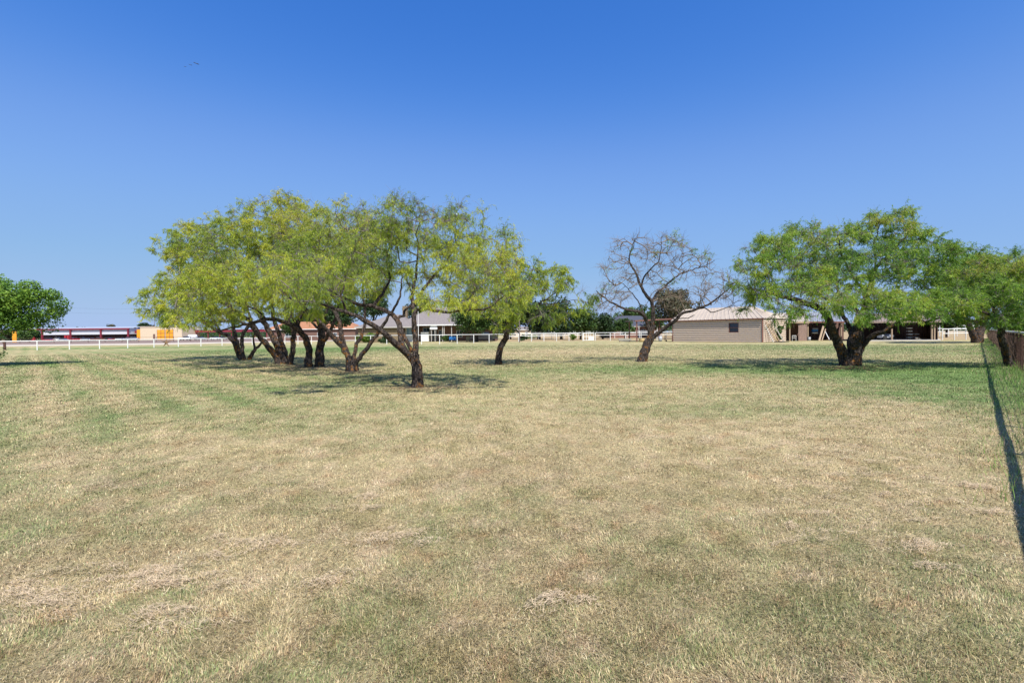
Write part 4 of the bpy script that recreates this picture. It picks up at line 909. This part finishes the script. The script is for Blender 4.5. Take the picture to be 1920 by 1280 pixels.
# open lean-to beside the barn's end
def panel_mb(px0, d0, px1, d1, zt0, zt1, o, vertical=True, pitch=.35):
    v, f = ribbed_mb(off(gx(px0, d0), o), off(gx(px1, d1), o), 0, zt0, zt1, pitch, .04, vertical); return v, f
def lean_to():
    o = gx(1470, 68); root = empty('lean_to', o, 0, 'cream roofed lean-to with open dark bay at the right end of the barn', 'shed')
    ze = zz(1490, 603, 69); zr = ze+1.5
    P = lambda px, d, z: off(gx(px, d), o)+[0, 0, z]
    v, f = ribroof(P(1446, 66.5, ze), P(1518, 69.8, ze), P(1512, 77, zr), P(1452, 75, zr), 12); MB().add(v, f).build('roof', M['creamroof'], root)
    MB().bar(P(1446, 66.4, ze-.1), P(1518, 69.7, ze-.1), .06, .24).build('fascia', M['wood'], root)
    for px, d in ((1480.5, 68.5), (1470, 67.6)): MB().bar(P(px, d, 0), P(px, d, ze-.2), .14).build('post', M['wood'], root)
    MB().add(*panel_mb(1470, 73.5, 1520, 75.5, ze, ze, o)).build('back_wall', M['brownwall'], root)
    v, f = panel_mb(1497, 69, 1513, 69.6, ze-.1, ze-.1, o); MB().add(v, f).build('side_panel', M['pinkwall'], root)
lean_to()
def open_shed():
    o = gx(1515, 70.2); root = empty('open_shed', o, 0, 'open fronted shed with grey ribbed metal roof beside the lean-to', 'shed')
    P = lambda px, d, z: off(gx(px, d), o)+[0, 0, z]
    ze = zz(1550, 602, 70.5)
    v, f = ribroof(P(1517, 70, ze), P(1586, 70.6, ze-.05), P(1580, 78, ze+1.6), P(1516, 77.5, ze+1.65), 20, .07); MB().add(v, f).build('roof', M['greymetal'], root)
    MB().bar(P(1517, 69.9, ze-.12), P(1586, 70.5, ze-.17), .06, .22).build('fascia', M['redpipe'], root)
    MB().add(*panel_mb(1510, 77, 1582, 77.6, ze, ze, o)).build('back_wall', M['brownwall'], root)
    MB().add(*panel_mb(1572, 71, 1578, 77.6, ze-.1, ze-.1, o)).build('side_wall', M['brownwall'], root)
    for px, d in ((1514.5, 70.3), (1577, 70.9)): MB().bar(P(px, d, 0), P(px, d, ze-.2), .15).build('post', M['wood'], root)
open_shed()
def big_shed():
    o = gx(1605, 65); root = empty('open_shed', o, 0, 'wide low open shed with dusty red brown awning behind the big tree', 'shed')
    P = lambda px, d, z: off(gx(px, d), o)+[0, 0, z]
    ze = zz(1680, 602.5, 64.5)
    v, f = ribroof(P(1598, 65.5, ze), P(1768, 63.6, ze), P(1755, 71, ze+1.3), P(1606, 72, ze+1.3), 30); MB().add(v, f).build('roof', M['awning'], root)
    v, f = ribroof(P(1610, 79, ze), P(1740, 77.6, ze), P(1755, 71, ze+1.3), P(1606, 72, ze+1.3), 30); MB().add(v, f).build('roof', M['awning'], root)
    MB().bar(P(1598, 65.4, ze-.08), P(1768, 63.5, ze-.08), .06, .2).build('fascia', M['awning'], root)
    MB().add(*panel_mb(1612, 78.6, 1742, 77.2, ze, ze, o)).build('back_wall', M['brownwall'], root)
    MB().add(*panel_mb(1758, 64.3, 1742, 77.2, ze-.1, ze-.1, o)).build('side_wall', M['brownwall'], root)
    MB().add(*panel_mb(1612, 78.6, 1602, 66, ze-.1, ze-.1, o)).build('side_wall', M['brownwall'], root)
    for px, d in ((1604, 65.7), (1672, 65), (1747, 64.2), (1752, 64.1)): MB().bar(P(px, d, .1), P(px, d, ze-.18), .14).build('post', M['wood'], root)
big_shed()
sl = gx(1628, 63.6); sl2 = gx(1765, 62.2)
v, f = slab([sl+[0, 0, .1], sl2+[0, 0, .1], gx(1757, 77)+[0, 0, .1], gx(1615, 78)+[0, 0, .1]], .14)
tag(MB().add(v, f).build('concrete_slab', M['concrete']), kind='structure')

# ---------------------------------------------------------------- objects round the sheds
def board(px0, d, z0, px1, z1, w_, mat, label, name='board', dy=.5, P=None):
    a, p1 = P if P else (gx(px0, d), gx(px1, d+dy))
    b_ = p1-a
    ob = MB().bar((0, 0, z0), (b_[0], b_[1], z1), w_, .05, up=(0, 1, 0)).build(name, M[mat]); ob.location = a
    tag(ob, label, 'board', 'boards leaning against the barn and shed'); return ob
for t, t1, zt, wd, mt, lab in [
 (.9, .25, 2.3, .11, 'concrete', 'pale board leaning closest to the barn corner'),
 (1.7, .6, 2.7, .15, 'wood', 'dull plank leaning on the barn end wall, second from the corner'),
 (2.3, .9, 2.2, .11, 'tanplastic', 'yellowish plank leaning on the barn end wall among pale ones'),
 (2.9, 1.4, 2.5, .16, 'wood', 'brown plank leaning on the barn end wall'),
 (4.0, 2.0, 3.0, .12, 'concrete', 'tallest pale board leaning on the barn end wall')]:
    board(0, 0, .03, 0, zt, wd, mt, lab, P=(bB+bn*t+bu*.95, bB+bn*t1+bu*.17))
board(1536, 69.4, 0, 1544, 2.1, .28, 'wood', 'wide tan board leaning in the mouth of the grey roofed shed', dy=1)
board(1541, 69.5, 0, 1548, 1.7, .14, 'wood', 'narrower dull board beside the wide tan one in the shed mouth', dy=1)
board(1556, 70.0, 0, 1546, 1.5, .1, 'silver', 'thin pale strut propped at the right side of the shed mouth', dy=1)
def vine_shrub():
    leafy('vine', 1460, 621, 65.2, 12, 19, 'green vine climbing over the boards on the barn end wall', 'leafM', 3200, .2, True, 401, 16, cat='vine', rdm=.5, tr=.03)
vine_shrub()
ob = MB().box(-1.3, 1.3, -.5, .5, .0, .09).build('rubber_mat', M['blackp']); ob.location = bB+bn*2.4+bu*1.3; ob.rotation_euler = (0, 0, R(42)); tag(ob, 'black mat lying on the ground below the leaning boards', 'mat')
def chair(px, d, label):
    root = empty('garden_chair', gx(px, d), R(150), label, 'chair')
    MB().box(-.25, .25, -.25, .25, .4, .44).build('seat', M['white'], root)
    mb = MB(); mb.box(-.25, .25, .22, .26, .75, .82); mb.box(-.25, -.2, .22, .26, .44, .75); mb.box(.2, .25, .22, .26, .44, .75); mb.box(-.02, .02, .22, .26, .44, .75); mb.build('backrest', M['white'], root)
    for x in (-.23, .23):
        for y in (-.23, .23): MB().box(x-.02, x+.02, y-.02, y+.02, 0, .4).build('leg', M['white'], root)
        MB().box(x-.025, x+.025, -.24, .24, .62, .66).build('armrest', M['white'], root)
chair(1489, 68.8, 'white garden chair standing in the dark bay of the lean-to')
def shelf_stack():
    p = gx(1528, 72); root = empty('tool_shelf', p, 0, 'blue and white boxes on a rack hanging inside the grey roofed shed', 'shelf')
    MB().box(-.36, .36, -.15, .15, 1.05, 1.16).build('tray', M['white'], root); MB().box(-.4, .36, -.18, .15, 1.3, 1.62).build('box', M['blue'], root)
    MB().box(-.3, .38, -.15, .15, 1.68, 1.82).build('box', M['silver'], root)
    MB().bar((0, .18, 0), (0, .18, 2.2), .06).build('upright', M['rust'], root)
shelf_stack()
def bucket(px, d, r_, h, mat, label, name='bucket', cat='bucket'):
    root = empty(name, gx(px, d), 0, label, cat)
    MB().tube([(0, 0, 0), (0, 0, h*.5), (0, 0, h)], [r_*.85, r_*.95, r_], 14).build('body', M[mat], root, True)
    MB().tube([(0, 0, h*.96), (0, 0, h*1.02)], [r_*1.08, r_*1.08], 14).build('rim', M[mat], root)
bucket(1517, 69.9, .22, .55, 'silver', 'pale bucket on the ground at the left post of the grey roofed shed')
bucket(1562, 69.6, .2, .6, 'white', 'white bucket near the right post of the grey roofed shed')
bucket(1238, 74.5, .3, .9, 'silver', 'grey metal barrel standing under the carport', 'barrel', 'barrel')
bucket(1203, 74.5, .42, .55, 'tanplastic', 'round tan tub beside the carport post', 'tub', 'tub')
def trough():
    p = gx(1172, 76); root = empty('feed_trough', p, R(-8), 'pale low trough lying on the grass left of the carport post', 'trough')
    mb = MB(); mb.add([(-.9, -.3, .15), (.8, -.3, .2), (.8, .3, .2), (-.9, .3, .15), (-1.1, -.4, .55), (1.0, -.4, .5), (1.0, .4, .5), (-1.1, .4, .55)], [(0, 3, 2, 1), (0, 1, 5, 4), (1, 2, 6, 5), (2, 3, 7, 6), (3, 0, 4, 7)])
    mb.build('basin', M['concrete'], root)
    for x in (-.85, .7): MB().box(x-.06, x+.06, -.28, .28, 0, .22).build('leg', M['rust'], root)
trough()
def cart():
    p = gx(1254, 75); root = empty('garden_cart', p, 0, 'dark metal cart parked against the left corner of the barn', 'cart')
    mb = MB(); mb.box(-.6, .6, -.3, .3, .4, .45)
    for x in (-.6, .6):
        for y in (-.3, .3): mb.bar((x, y, .1), (x, y, .95), .05)
    mb.bar((-.6, -.3, .95), (.6, -.3, .95), .05); mb.bar((-.6, -.3, .7), (.6, -.3, .7), .04); mb.bar((-.6, .3, .95), (.6, .3, .95), .05); mb.build('frame', M['blackp'], root)
    for x in (-.5, .5): MB().tube([(x, -.34, .14), (x, -.28, .14)], .14, 12).build('wheel', M['tyre'], root)
cart()
def rack(px, d, label, n_):
    root = empty('storage_rack', gx(px, d)+[0, 0, .1], 0, label, 'rack'); o_ = MB()
    for x in (-.3, .3): o_.bar((x, 0, 0), (x, 0, 1.9), .04)
    o_.build('frame', M['rust'], root)
    for i in range(n_): MB().box(-.28, .28, -.2, .2, .25+i*.42, .37+i*.42).build('shelf', M['white'], root)
rack(1705, 67, 'rack of four pale shelves inside the wide open shed', 4)
rack(1718, 68, 'short rack right of the four shelved one inside the wide shed', 2)
def mower():
    root = empty('riding_mower', gx(1660, 66)+[0, 0, .1], R(10), 'pale riding mower parked inside the wide open shed', 'mower')
    MB().prism([(-.9, .3), (.9, .3), (.95, .65), (.3, .8), (.2, .5), (-.3, .5), (-.9, .75)], -.4, .4).build('body', M['silver'], root)
    MB().prism([(-.7, .72), (-.25, .72), (-.25, .8), (-.6, .82), (-.75, 1.2), (-.85, 1.2)], -.22, .22).build('seat', M['blackp'], root)
    MB().bar((.2, 0, .7), (0, 0, 1.05), .05).build('steering_column', M['blackp'], root)
    for x, r_ in ((-.6, .3), (.65, .2)):
        for y in (-.45, .45): MB().tube([(x, y-.08, r_), (x, y+.08, r_)], r_, 14).build('wheel', M['tyre'], root)
mower()
# poles
def pole(name, px, d, top, r_, mat, label, arm=False):
    p = gx(px, d); root = empty(name, p, 0, label, 'pole'); h = zz(px, top, d)
    MB().tube([(0, 0, -.1), (0, 0, h)], [r_, r_*.75], 10).build('shaft', M[mat], root)
    if arm: MB().bar((-.7, 0, h-.3), (.7, 0, h-.3), .08, .1).build('crossarm', M[mat], root)
    else: MB().tube([(0, 0, h), (0, 0, h+.12)], [r_*1.1, r_*.6], 10).build('cap', M[mat], root)
pole('timber_pole', 974, 80, 596, .10, 'pole', 'dark upright timber pole standing just in front of the white pens', True)
pole('thin_pole', 784.5, 78, 566, .05, 'white', 'thin pale pole rising in front of the house beside the nearest tree')
pole('fence_corner_post', 8, 64, 639, .16, 'rust', 'short dark brown post at the far left end of the pipe fence')

# star ornament on the fence
def star():
    p = gx(312, 71.5); z = zz(312, 642, 71.5); vs = [(0, -.09, 0), (0, .09, 0)]; 
    for i in range(10):
        a = math.pi/2+i*math.pi/5; r_ = .85 if i % 2 == 0 else .2; vs.append((math.cos(a)*r_, 0, math.sin(a)*r_))
    fs = []
    for i in range(10): fs += [(0, 2+i, 2+(i+1) % 10), (1, 2+(i+1) % 10, 2+i)]
    ob = MB().add(vs, fs).build('star_ornament', simple('bronze_star', (.2, .11, .05), .5, .2)); ob.location = (p[0], p[1]-.08, z); tag(ob, 'five pointed bronze metal star hung on the white pipe fence', 'ornament')
star()

# ---------------------------------------------------------------- houses
def hip_house(name, px0, px1, d, dep, ze, zr, roofmat, wallmat, label, ridge_in=.28, over=.5):
    o = gx((px0+px1)/2, d); a = gx(px0, d)-o; b_ = gx(px1, d)-o; hw = (b_[0]-a[0])/2
    root = empty(name, o, 0, label, 'house')
    W = MB(); W.box(-hw+over, hw-over, over, dep-over, 0, ze-.02); wall = W.build('wall', M[wallmat], root)
    ri = hw*(1-ridge_in)
    rf = MB().add([(-hw, 0, ze), (hw, 0, ze), (hw, dep, ze), (-hw, dep, ze), (-ri, dep/2, zr), (ri, dep/2, zr)], [(0, 1, 5, 4), (1, 2, 5), (2, 3, 4, 5), (3, 0, 4), (0, 3, 2, 1)]).build('roof', M[roofmat], root)
    MB().bar((-hw, -.03, ze-.1), (hw, -.03, ze-.1), .05, .2).build('fascia', M['white'] if wallmat != 'redbrick' else M['concrete'], root)
    return root, o, hw
def window(root, x0, x1, y, z0, z1, mat='glass'):
    mb = MB(); mb.box(x0-.08, x1+.08, y-.05, y-.02, z0-.08, z0); mb.box(x0-.08, x1+.08, y-.05, y-.02, z1, z1+.08); mb.box(x0-.08, x0, y-.05, y-.02, z0, z1); mb.box(x1, x1+.08, y-.05, y-.02, z0, z1); mb.box((x0+x1)/2-.02, (x0+x1)/2+.02, y-.05, y-.022, z0, z1)
    f = mb.build('window', M['white'], root); MB().box(x0, x1, y-.02, y-.006, z0, z1).build('pane', M[mat], f)
# grey house
def grey_house():
    d = 96; o = gx(760, d); root = empty('house', o, 0, 'low brick house with wide grey hip roof and a porch behind the fence', 'house')
    X = lambda px: float(gx(px, d)[0]-o[0])
    ze = zz(700, 613, d)
    # left wing
    x0, x1 = X(666), X(776); zr = zz(722, 590, d+6)
    MB().add([(x0, -.5, ze), (x1, -.5, ze), (x1, 12, ze), (x0, 12, ze), (X(722), 5.5, zr), (X(740), 5.5, zr)], [(0, 1, 5, 4), (1, 2, 5), (2, 3, 4, 5), (3, 0, 4), (0, 3, 2, 1)]).build('roof', M['shingle'], root)
    MB().box(x0+.6, X(746), 0, 11, 0, ze-.02).build('wall', M['brick'], root)
    # main wing
    ze2 = zz(800, 608, d); zr2 = zz(800, 576, d+9); a, b_ = X(742), X(935)
    MB().add([(a, 1.2, ze2), (b_, 1.2, ze2), (b_, 18, ze2), (a, 18, ze2), (X(795), 9.5, zr2), (X(868), 9.5, zr2)], [(0, 1, 5, 4), (1, 2, 5), (2, 3, 4, 5), (3, 0, 4), (0, 3, 2, 1)]).build('roof', M['shingle'], root)
    MB().bar((a, 1.15, ze2-.12), (b_, 1.15, ze2-.12), .06, .22).build('fascia', M['white'], root)
    MB().bar((x0, -.55, ze-.1), (x1, -.55, ze-.1), .06, .2).build('fascia', M['concrete'], root)
    MB().box(X(748), b_-.6, 4.4, 17, 0, ze2-.02).build('wall', M['brownwall'], root)
    MB().box(X(757), X(771.5), 2.2, 4.38, 0, 1.4).build('siding_panel', M['white'], root)
    window(root, X(758), X(771), 2.2, 1.42, 2.9, 'blind')
    sd_ = MB()
    for i in range(5): sd_.box(X(785), X(800), 2.3-.02*(i % 2), 4.36, .08+i*.38, .08+i*.38+.36)
    sd_.build('siding_panel', M['white'], root)
    window(root, X(786), X(799), 4.38, 2.1, 2.85)
    for px in (757, 773, 806.5, 813.5, 828, 831, 845): MB().bar((X(px), 1.5, 0), (X(px), 1.5, ze2-.22), .13).build('porch_post', M['concrete'], root)
    window(root, X(805), X(812), 4.38, .3, 2.3); window(root, X(817), X(826), 4.38, .9, 2.3); window(root, X(852), X(862), 4.38, .9, 2.2)
    MB().add([(X(804), 1.4, 2.95), (X(818), 1.4, 2.95), (X(816), 1.42, 3.25), (X(806), 1.42, 3.25), (X(804), 1.3, 2.5), (X(818), 1.3, 2.5)], [(0, 1, 2, 3), (4, 5, 1, 0)]).build('awning', M['white'], root)
    MB().box(X(742)-.2, X(742)+.8, 7, 8, 4.5, zr2+.2).build('chimney', M['brick'], root)
grey_house()
root, o_, hw = hip_house('house', 496, 668, 150, 12, zz(580, 616.5, 150), zz(580, 603, 156), 'tile', 'brownwall', 'house with terracotta coloured roof seen between the left tree trunks')
window(root, -8, -6, .5, 1, 2.3); window(root, 2, 4, .5, 1, 2.3); window(root, 7, 8, .5, 0.1, 2.2)
root, o_, hw = hip_house('house', 1140, 1245, 128, 14, zz(1190, 611.5, 128), zz(1180, 592, 135), 'slate', 'redbrick', 'red brick house with dark slate roof behind the pens', .6)
window(root, 1.5, 2.7, .5, .9, 2.2); window(root, 4.0, 4.9, .5, .9, 2.2); window(root, -4, -3, .5, .9, 2.2)
for x in (.8, 3.4, 5.6): MB().bar((x, .05, 0), (x, .05, zz(1190, 612, 128)-.2), .18).build('porch_post', M['white'], root)
root, o_, hw = hip_house('house', 962, 998, 190, 9, 3.0, 4.3, 'shingle', 'stucco', 'small cream house seen far off left of the timber pole')
window(root, -2, -1, .5, 1, 2.2); window(root, 1, 2, .5, .2, 2.2)
# ---------------------------------------------------------------- far left commercial lot
def warehouse():
    d = 255; o = gx(60, d); root = empty('warehouse', o, 0, 'long white warehouse with red trim and open bays beyond the left fence', 'warehouse')
    X = lambda px: float(gx(px, d)[0]-o[0]); x0, x1 = X(28), X(242); H = zz(170, 615.5, d); hs = zz(170, 627, d)
    v, f = ribbed_mb((x0, 0, hs), (x1, 0, hs), hs, H-.8, H-.8, 1.0, .12, True); v = [np.array(q) for q in v]
    for q in v:
        if q[2] > 2*hs-.01 and q[2] < 2*hs+.01: q[2] = hs
    MB().add([(x0, 0, hs), (x1, 0, hs), (x1, 0, H-.7), (x0, 0, H-.7)], [(0, 1, 2, 3)]).build('siding', M['siding'], root)
    MB().bar((x0-.5, -.4, H-.35), (x1+.5, -.4, H-.35), .8, .7).build('fascia', M['maroon'], root)
    MB().add([(x0-.5, -.8, H), (x1+.5, -.8, H), (x1+.5, 12, H+1.0), (x0-.5, 12, H+1.0)], [(0, 1, 2, 3)]).build('roof', M['silver'], root)
    for px in (28, 80, 133, 190, 241): MB().bar((X(px), -.25, 0), (X(px), -.25, H-.7), .7).build('post', M['maroon'], root)
    MB().box(x0, x1, 14, 14.3, 0, H-.7).build('back_wall', M['brownwall'], root)
    MB().add([(x1, 0, hs), (x1, 14, hs), (x1, 14, H), (x1, 0, H)], [(0, 1, 2, 3)]).build('side_wall', M['siding'], root)
    # linking red bay
    a, b_ = X(242)+.6, X(253.5); MB().box(a, b_, 3, 12, 3.6, 5.0).build('link_roof', M['maroon'], root)
    for i, px in enumerate((68, 74, 133, 138)): MB().bar((X(px), -3, 0), (X(px), -3, 2.9), .9).build('bollard_column', M['red'], root)
warehouse()
def cream_building():
    d = 240; o = gx(300, d); root = empty('commercial_building', o, 0, 'flat cream building with orange roller doors beyond the left fence', 'building')
    X = lambda px: float(gx(px, d)[0]-o[0]); H = zz(300, 613, d)
    MB().box(X(263), X(341), 0, 14, 0, H).build('wall', M['stucco'], root)
    MB().box(X(262.5), X(341.5), -.2, 14.2, H, H+.35).build('parapet', M['cream'], root)
    h = zz(260, 618.5, d)
    MB().box(X(253.5), X(262.3), 1, 10, 0, h+.3).build('side_wing', M['orange'], root)
    for px0, px1 in ((295, 309), (311, 325)):
        dr = MB().box(X(px0), X(px1), -.12, -.01, .1, h).build('roller_door', M['orange'], root)
        fr = MB(); w_ = X(px1)-X(px0)
        for k in (0, .5, 1): fr.bar((X(px0)+k*w_, -.16, .1), (X(px0)+k*w_, -.16, h), .14, .05, up=(0, 1, 0))
        for k in (.33, .66): fr.bar((X(px0), -.17, h*k), (X(px1), -.17, h*k), .05, .14)
        fr.build('frame', M['redpipe'], dr)
    MB().box(X(287), X(291), -.08, -.01, 0, 3).build('door', M['brownwall'], root)
cream_building()
def canopy():
    d = 250; o = gx(350, d); root = empty('canopy', o, 0, 'long red edged canopy with pale blue roof right of the cream building', 'canopy')
    X = lambda px: float(gx(px, d)[0]-o[0]); h = zz(400, 618, d)
    MB().box(X(342), X(500), 0, 10, h-1.3, h).build('fascia', M['maroon'], root)
    MB().add([(X(342), -.2, h+.02), (X(500), -.2, h+.02), (X(500), 9, h+.5), (X(342), 9, h+.5)], [(0, 1, 2, 3)]).build('roof', M['silver'], root)
    for px in range(345, 500, 22): MB().bar((X(px), .5, 0), (X(px), .5, h-1.3), .3).build('post', M['maroon'], root)
canopy()
def vehicle(px, d, mat, label, kind='car', rz=0.0):
    root = empty('parked_'+kind, gx(px, d), rz, label, kind if kind != 'pickup' else 'pickup truck', 'vehicles parked on the far lot')
    if kind == 'car':
        MB().prism([(-2.2, .3), (2.2, .3), (2.25, .75), (1.3, .9), (-2.1, .95), (-2.25, .7)], -.9, .9).build('body', M[mat], root)
        MB().prism([(-1.7, .93), (1.2, .9), (.4, 1.45), (-1.2, 1.47)], -.8, .8).build('cabin', M['glass'], root)
        MB().box(-1.15, .4, -.78, .78, 1.46, 1.5).build('roof', M[mat], root)
    else:
        MB().prism([(-2.7, .45), (2.7, .45), (2.75, 1.0), (1.5, 1.15), (-.4, 1.15), (-.4, 1.1), (-2.7, 1.1)], -.95, .95).build('body', M[mat], root)
        MB().prism([(-.4, 1.15), (1.5, 1.15), (.9, 1.8), (-.3, 1.8)], -.85, .85).build('cabin', M['glass'], root)
        MB().box(-.3, .88, -.84, .84, 1.79, 1.85).build('roof', M[mat], root)
    for x in (-1.45, 1.4):
        for y in (-.85, .85): MB().tube([(x, y-.1, .34), (x, y+.1, .34)], .34, 12).build('wheel', M['tyre'], root)
for args in [
 (92, 236, 'red', 'red car under the left bays of the warehouse', 'car', .2), (106, 240, 'white', 'white pickup in the first bay right of the left tree', 'pickup', .1),
 (119, 232, 'silver', 'silver car in front of the white pickup', 'car', -.1), (138, 238, 'red', 'red pickup at the second warehouse post', 'pickup', 1.2), (152, 242, 'blackp', 'black pickup in the second warehouse bay', 'pickup', .3),
 (162, 236, 'silver', 'silver car right of the black pickup', 'car', .1), (171, 246, 'white', 'white van shaped car in the middle of the second bay', 'car', 0), (182, 238, 'redpipe', 'brown pickup beside the third warehouse post', 'pickup', .8),
 (203, 244, 'blackp', 'black car in the third warehouse bay', 'car', .2), (213, 238, 'red', 'red car in the third warehouse bay', 'car', 1.3), (227, 226, 'white', 'white car parked nearest the lot edge in front of the third bay', 'car', 0),
 (240, 234, 'maroon', 'dark red pickup at the right end of the warehouse', 'pickup', 1.4), (248, 224, 'silver', 'silver pickup in front of the linking red bay', 'pickup', .05), (347, 222, 'white', 'white pickup right of the cream building', 'pickup', 0),
 (376, 232, 'silver', 'silver car under the red canopy next to the white tank', 'car', .1), (404, 228, 'white', 'white car under the middle of the red canopy', 'car', 0), (418, 236, 'blackp', 'black car under the red canopy', 'car', .4), (437, 230, 'red', 'red car under the right part of the canopy', 'car', .1)]:
    vehicle(*args)
def tank():
    root = empty('storage_tank', gx(361, 228), 0, 'white horizontal storage tank standing under the canopy edge', 'tank')
    MB().tube([(-1.9, 0, 1.5), (-1.7, 0, 1.5), (1.7, 0, 1.5), (1.9, 0, 1.5)], [.6, 1.0, 1.0, .6], 16).build('shell', M['white'], root, True)
    for x in (-1.2, 1.2): MB().box(x-.1, x+.1, -.7, .7, 0, .8).build('leg', M['rust'], root)
tank()
def strip(name, pts, z, mat):
    v = [(p[0], p[1], z) for p in pts]; return tag(MB().add(v, [tuple(range(len(v)))]).build(name, mat), kind='structure')
m_dirt = simple('pale_caliche', (.5, .43, .34), .95, .12, .25); m_verge = simple('brown_verge', (.2, .14, .11), .95, .3, .3); m_lot = simple('gravel_lot', (.27, .23, .2), .95, .2, .2)
strip('dirt_road', [gx(-200, 93), gx(300, 95), gx(560, 118), gx(690, 128), gx(690, 150), gx(540, 138), gx(300, 118), gx(-200, 112)], .012, m_dirt)
strip('verge', [gx(-200, 112.3), gx(300, 118.3), gx(540, 138.3), gx(600, 146), gx(600, 200), gx(-200, 200)], .010, m_verge)
strip('gravel_lot', [gx(-200, 200.4), gx(600, 200.4), gx(560, 330), gx(-200, 330)], .011, m_lot)
fence('wire_fence', [gx(-60, 150), gx(260, 152), gx(480, 160)], 5, 1.6, [1.5, .9, .4], 'dark wire fence along the brown verge in front of the far lot', mat='rust', pr=.06, rr=.03)
# orange sign at the left
ob = MB().box(-.8, .8, -.1, .1, .0, 4.2).build('sign_pylon', M['orange']); ob.location = gx(27, 190); tag(ob, 'narrow orange pylon seen under the left broadleaf tree', 'pylon')
# power line
def powerline():
    root = empty('power_line', gx(-100, 200), 0, 'two thin overhead wires crossing the sky at the far left between timber poles', 'power line'); o = gx(-100, 200)
    for k, (ya, yb) in enumerate(((556, 577), (566, 585))):
        a = pw(-100, ya, 200); b_ = pw(290, yb, 330)
        pts = [off(a*(1-t)+b_*t, o)-np.array([0, 0, 2.5*4*t*(1-t)]) for t in np.linspace(0, 1, 20)]
        MB().tube(pts, .022, 4).build('wire', M['blackp'], root)
    for px, py, d in ((-100, 552, 200), (290, 574, 330)):
        p = off(gx(px, d), o); MB().tube([p, p+[0, 0, zz(px, py, d)]], .15, 8).build('pole', M['pole'], root)
powerline()
# patio furniture on the porch of the house
def patio(px, d, mat, label, name='patio_chair', cat='chair'):
    root = empty(name, gx(px, d), R(20), label, cat)
    MB().box(-.35, .35, -.35, .35, .35, .45).build('seat', M[mat], root); MB().prism([(-.35, .45), (.35, .45), (.3, 1.05), (-.3, 1.05)], .3, .36).build('backrest', M[mat], root)
    for x in (-.3, .3):
        for y in (-.3, .3): MB().box(x-.03, x+.03, y-.03, y+.03, 0, .35).build('leg', M['blackp'], root)
patio(846, 93, 'blue', 'left blue patio chair in front of the house porch'); patio(852, 92.6, 'blue', 'right blue patio chair in front of the house porch')
patio(878, 92, 'tanplastic', 'tan patio chair under the tree beside the porch'); patio(893, 91, 'wood', 'wooden patio chair at the foot of the porch tree'); 
def parked():
    vehicle(907, 96, 'blackp', 'black pickup parked in the shade between the house and the pens', 'pickup', .1)
parked()
# birds
def bird(px, py, d, s, ang, label):
    c = pw(px, py, d)
    vs = [(-.5, 0, .02), (-.28, .06, .09), (-.08, .07, .03), (0, .1, .03), (.08, .07, .03), (.28, .06, .08), (.5, 0, -.04), (.28, -.06, .07), (.07, -.07, .02), (0, -.22, 0), (-.07, -.07, .02), (-.28, -.05, .08), (0, 0, .07), (0, 0, -.04)]
    fs = []
    for i in range(12): fs += [(12, i, (i+1) % 12), (13, (i+1) % 12, i)]
    ob = MB().add([tuple(np.array(v_)*s) for v_ in vs], fs).build('bird', M['bird']); ob.location = c; ob.rotation_euler = (R(35), R(ang), R(20)); tag(ob, label, 'bird', 'birds in the sky')
bird(368, 119.5, 90, 1.05, 12, 'rightmost and largest of the three dark birds in the sky'); bird(357, 122, 100, .7, 6, 'middle bird of the three high in the left sky'); bird(347, 125.5, 105, .6, 0, 'leftmost and faintest of the three birds in the sky')
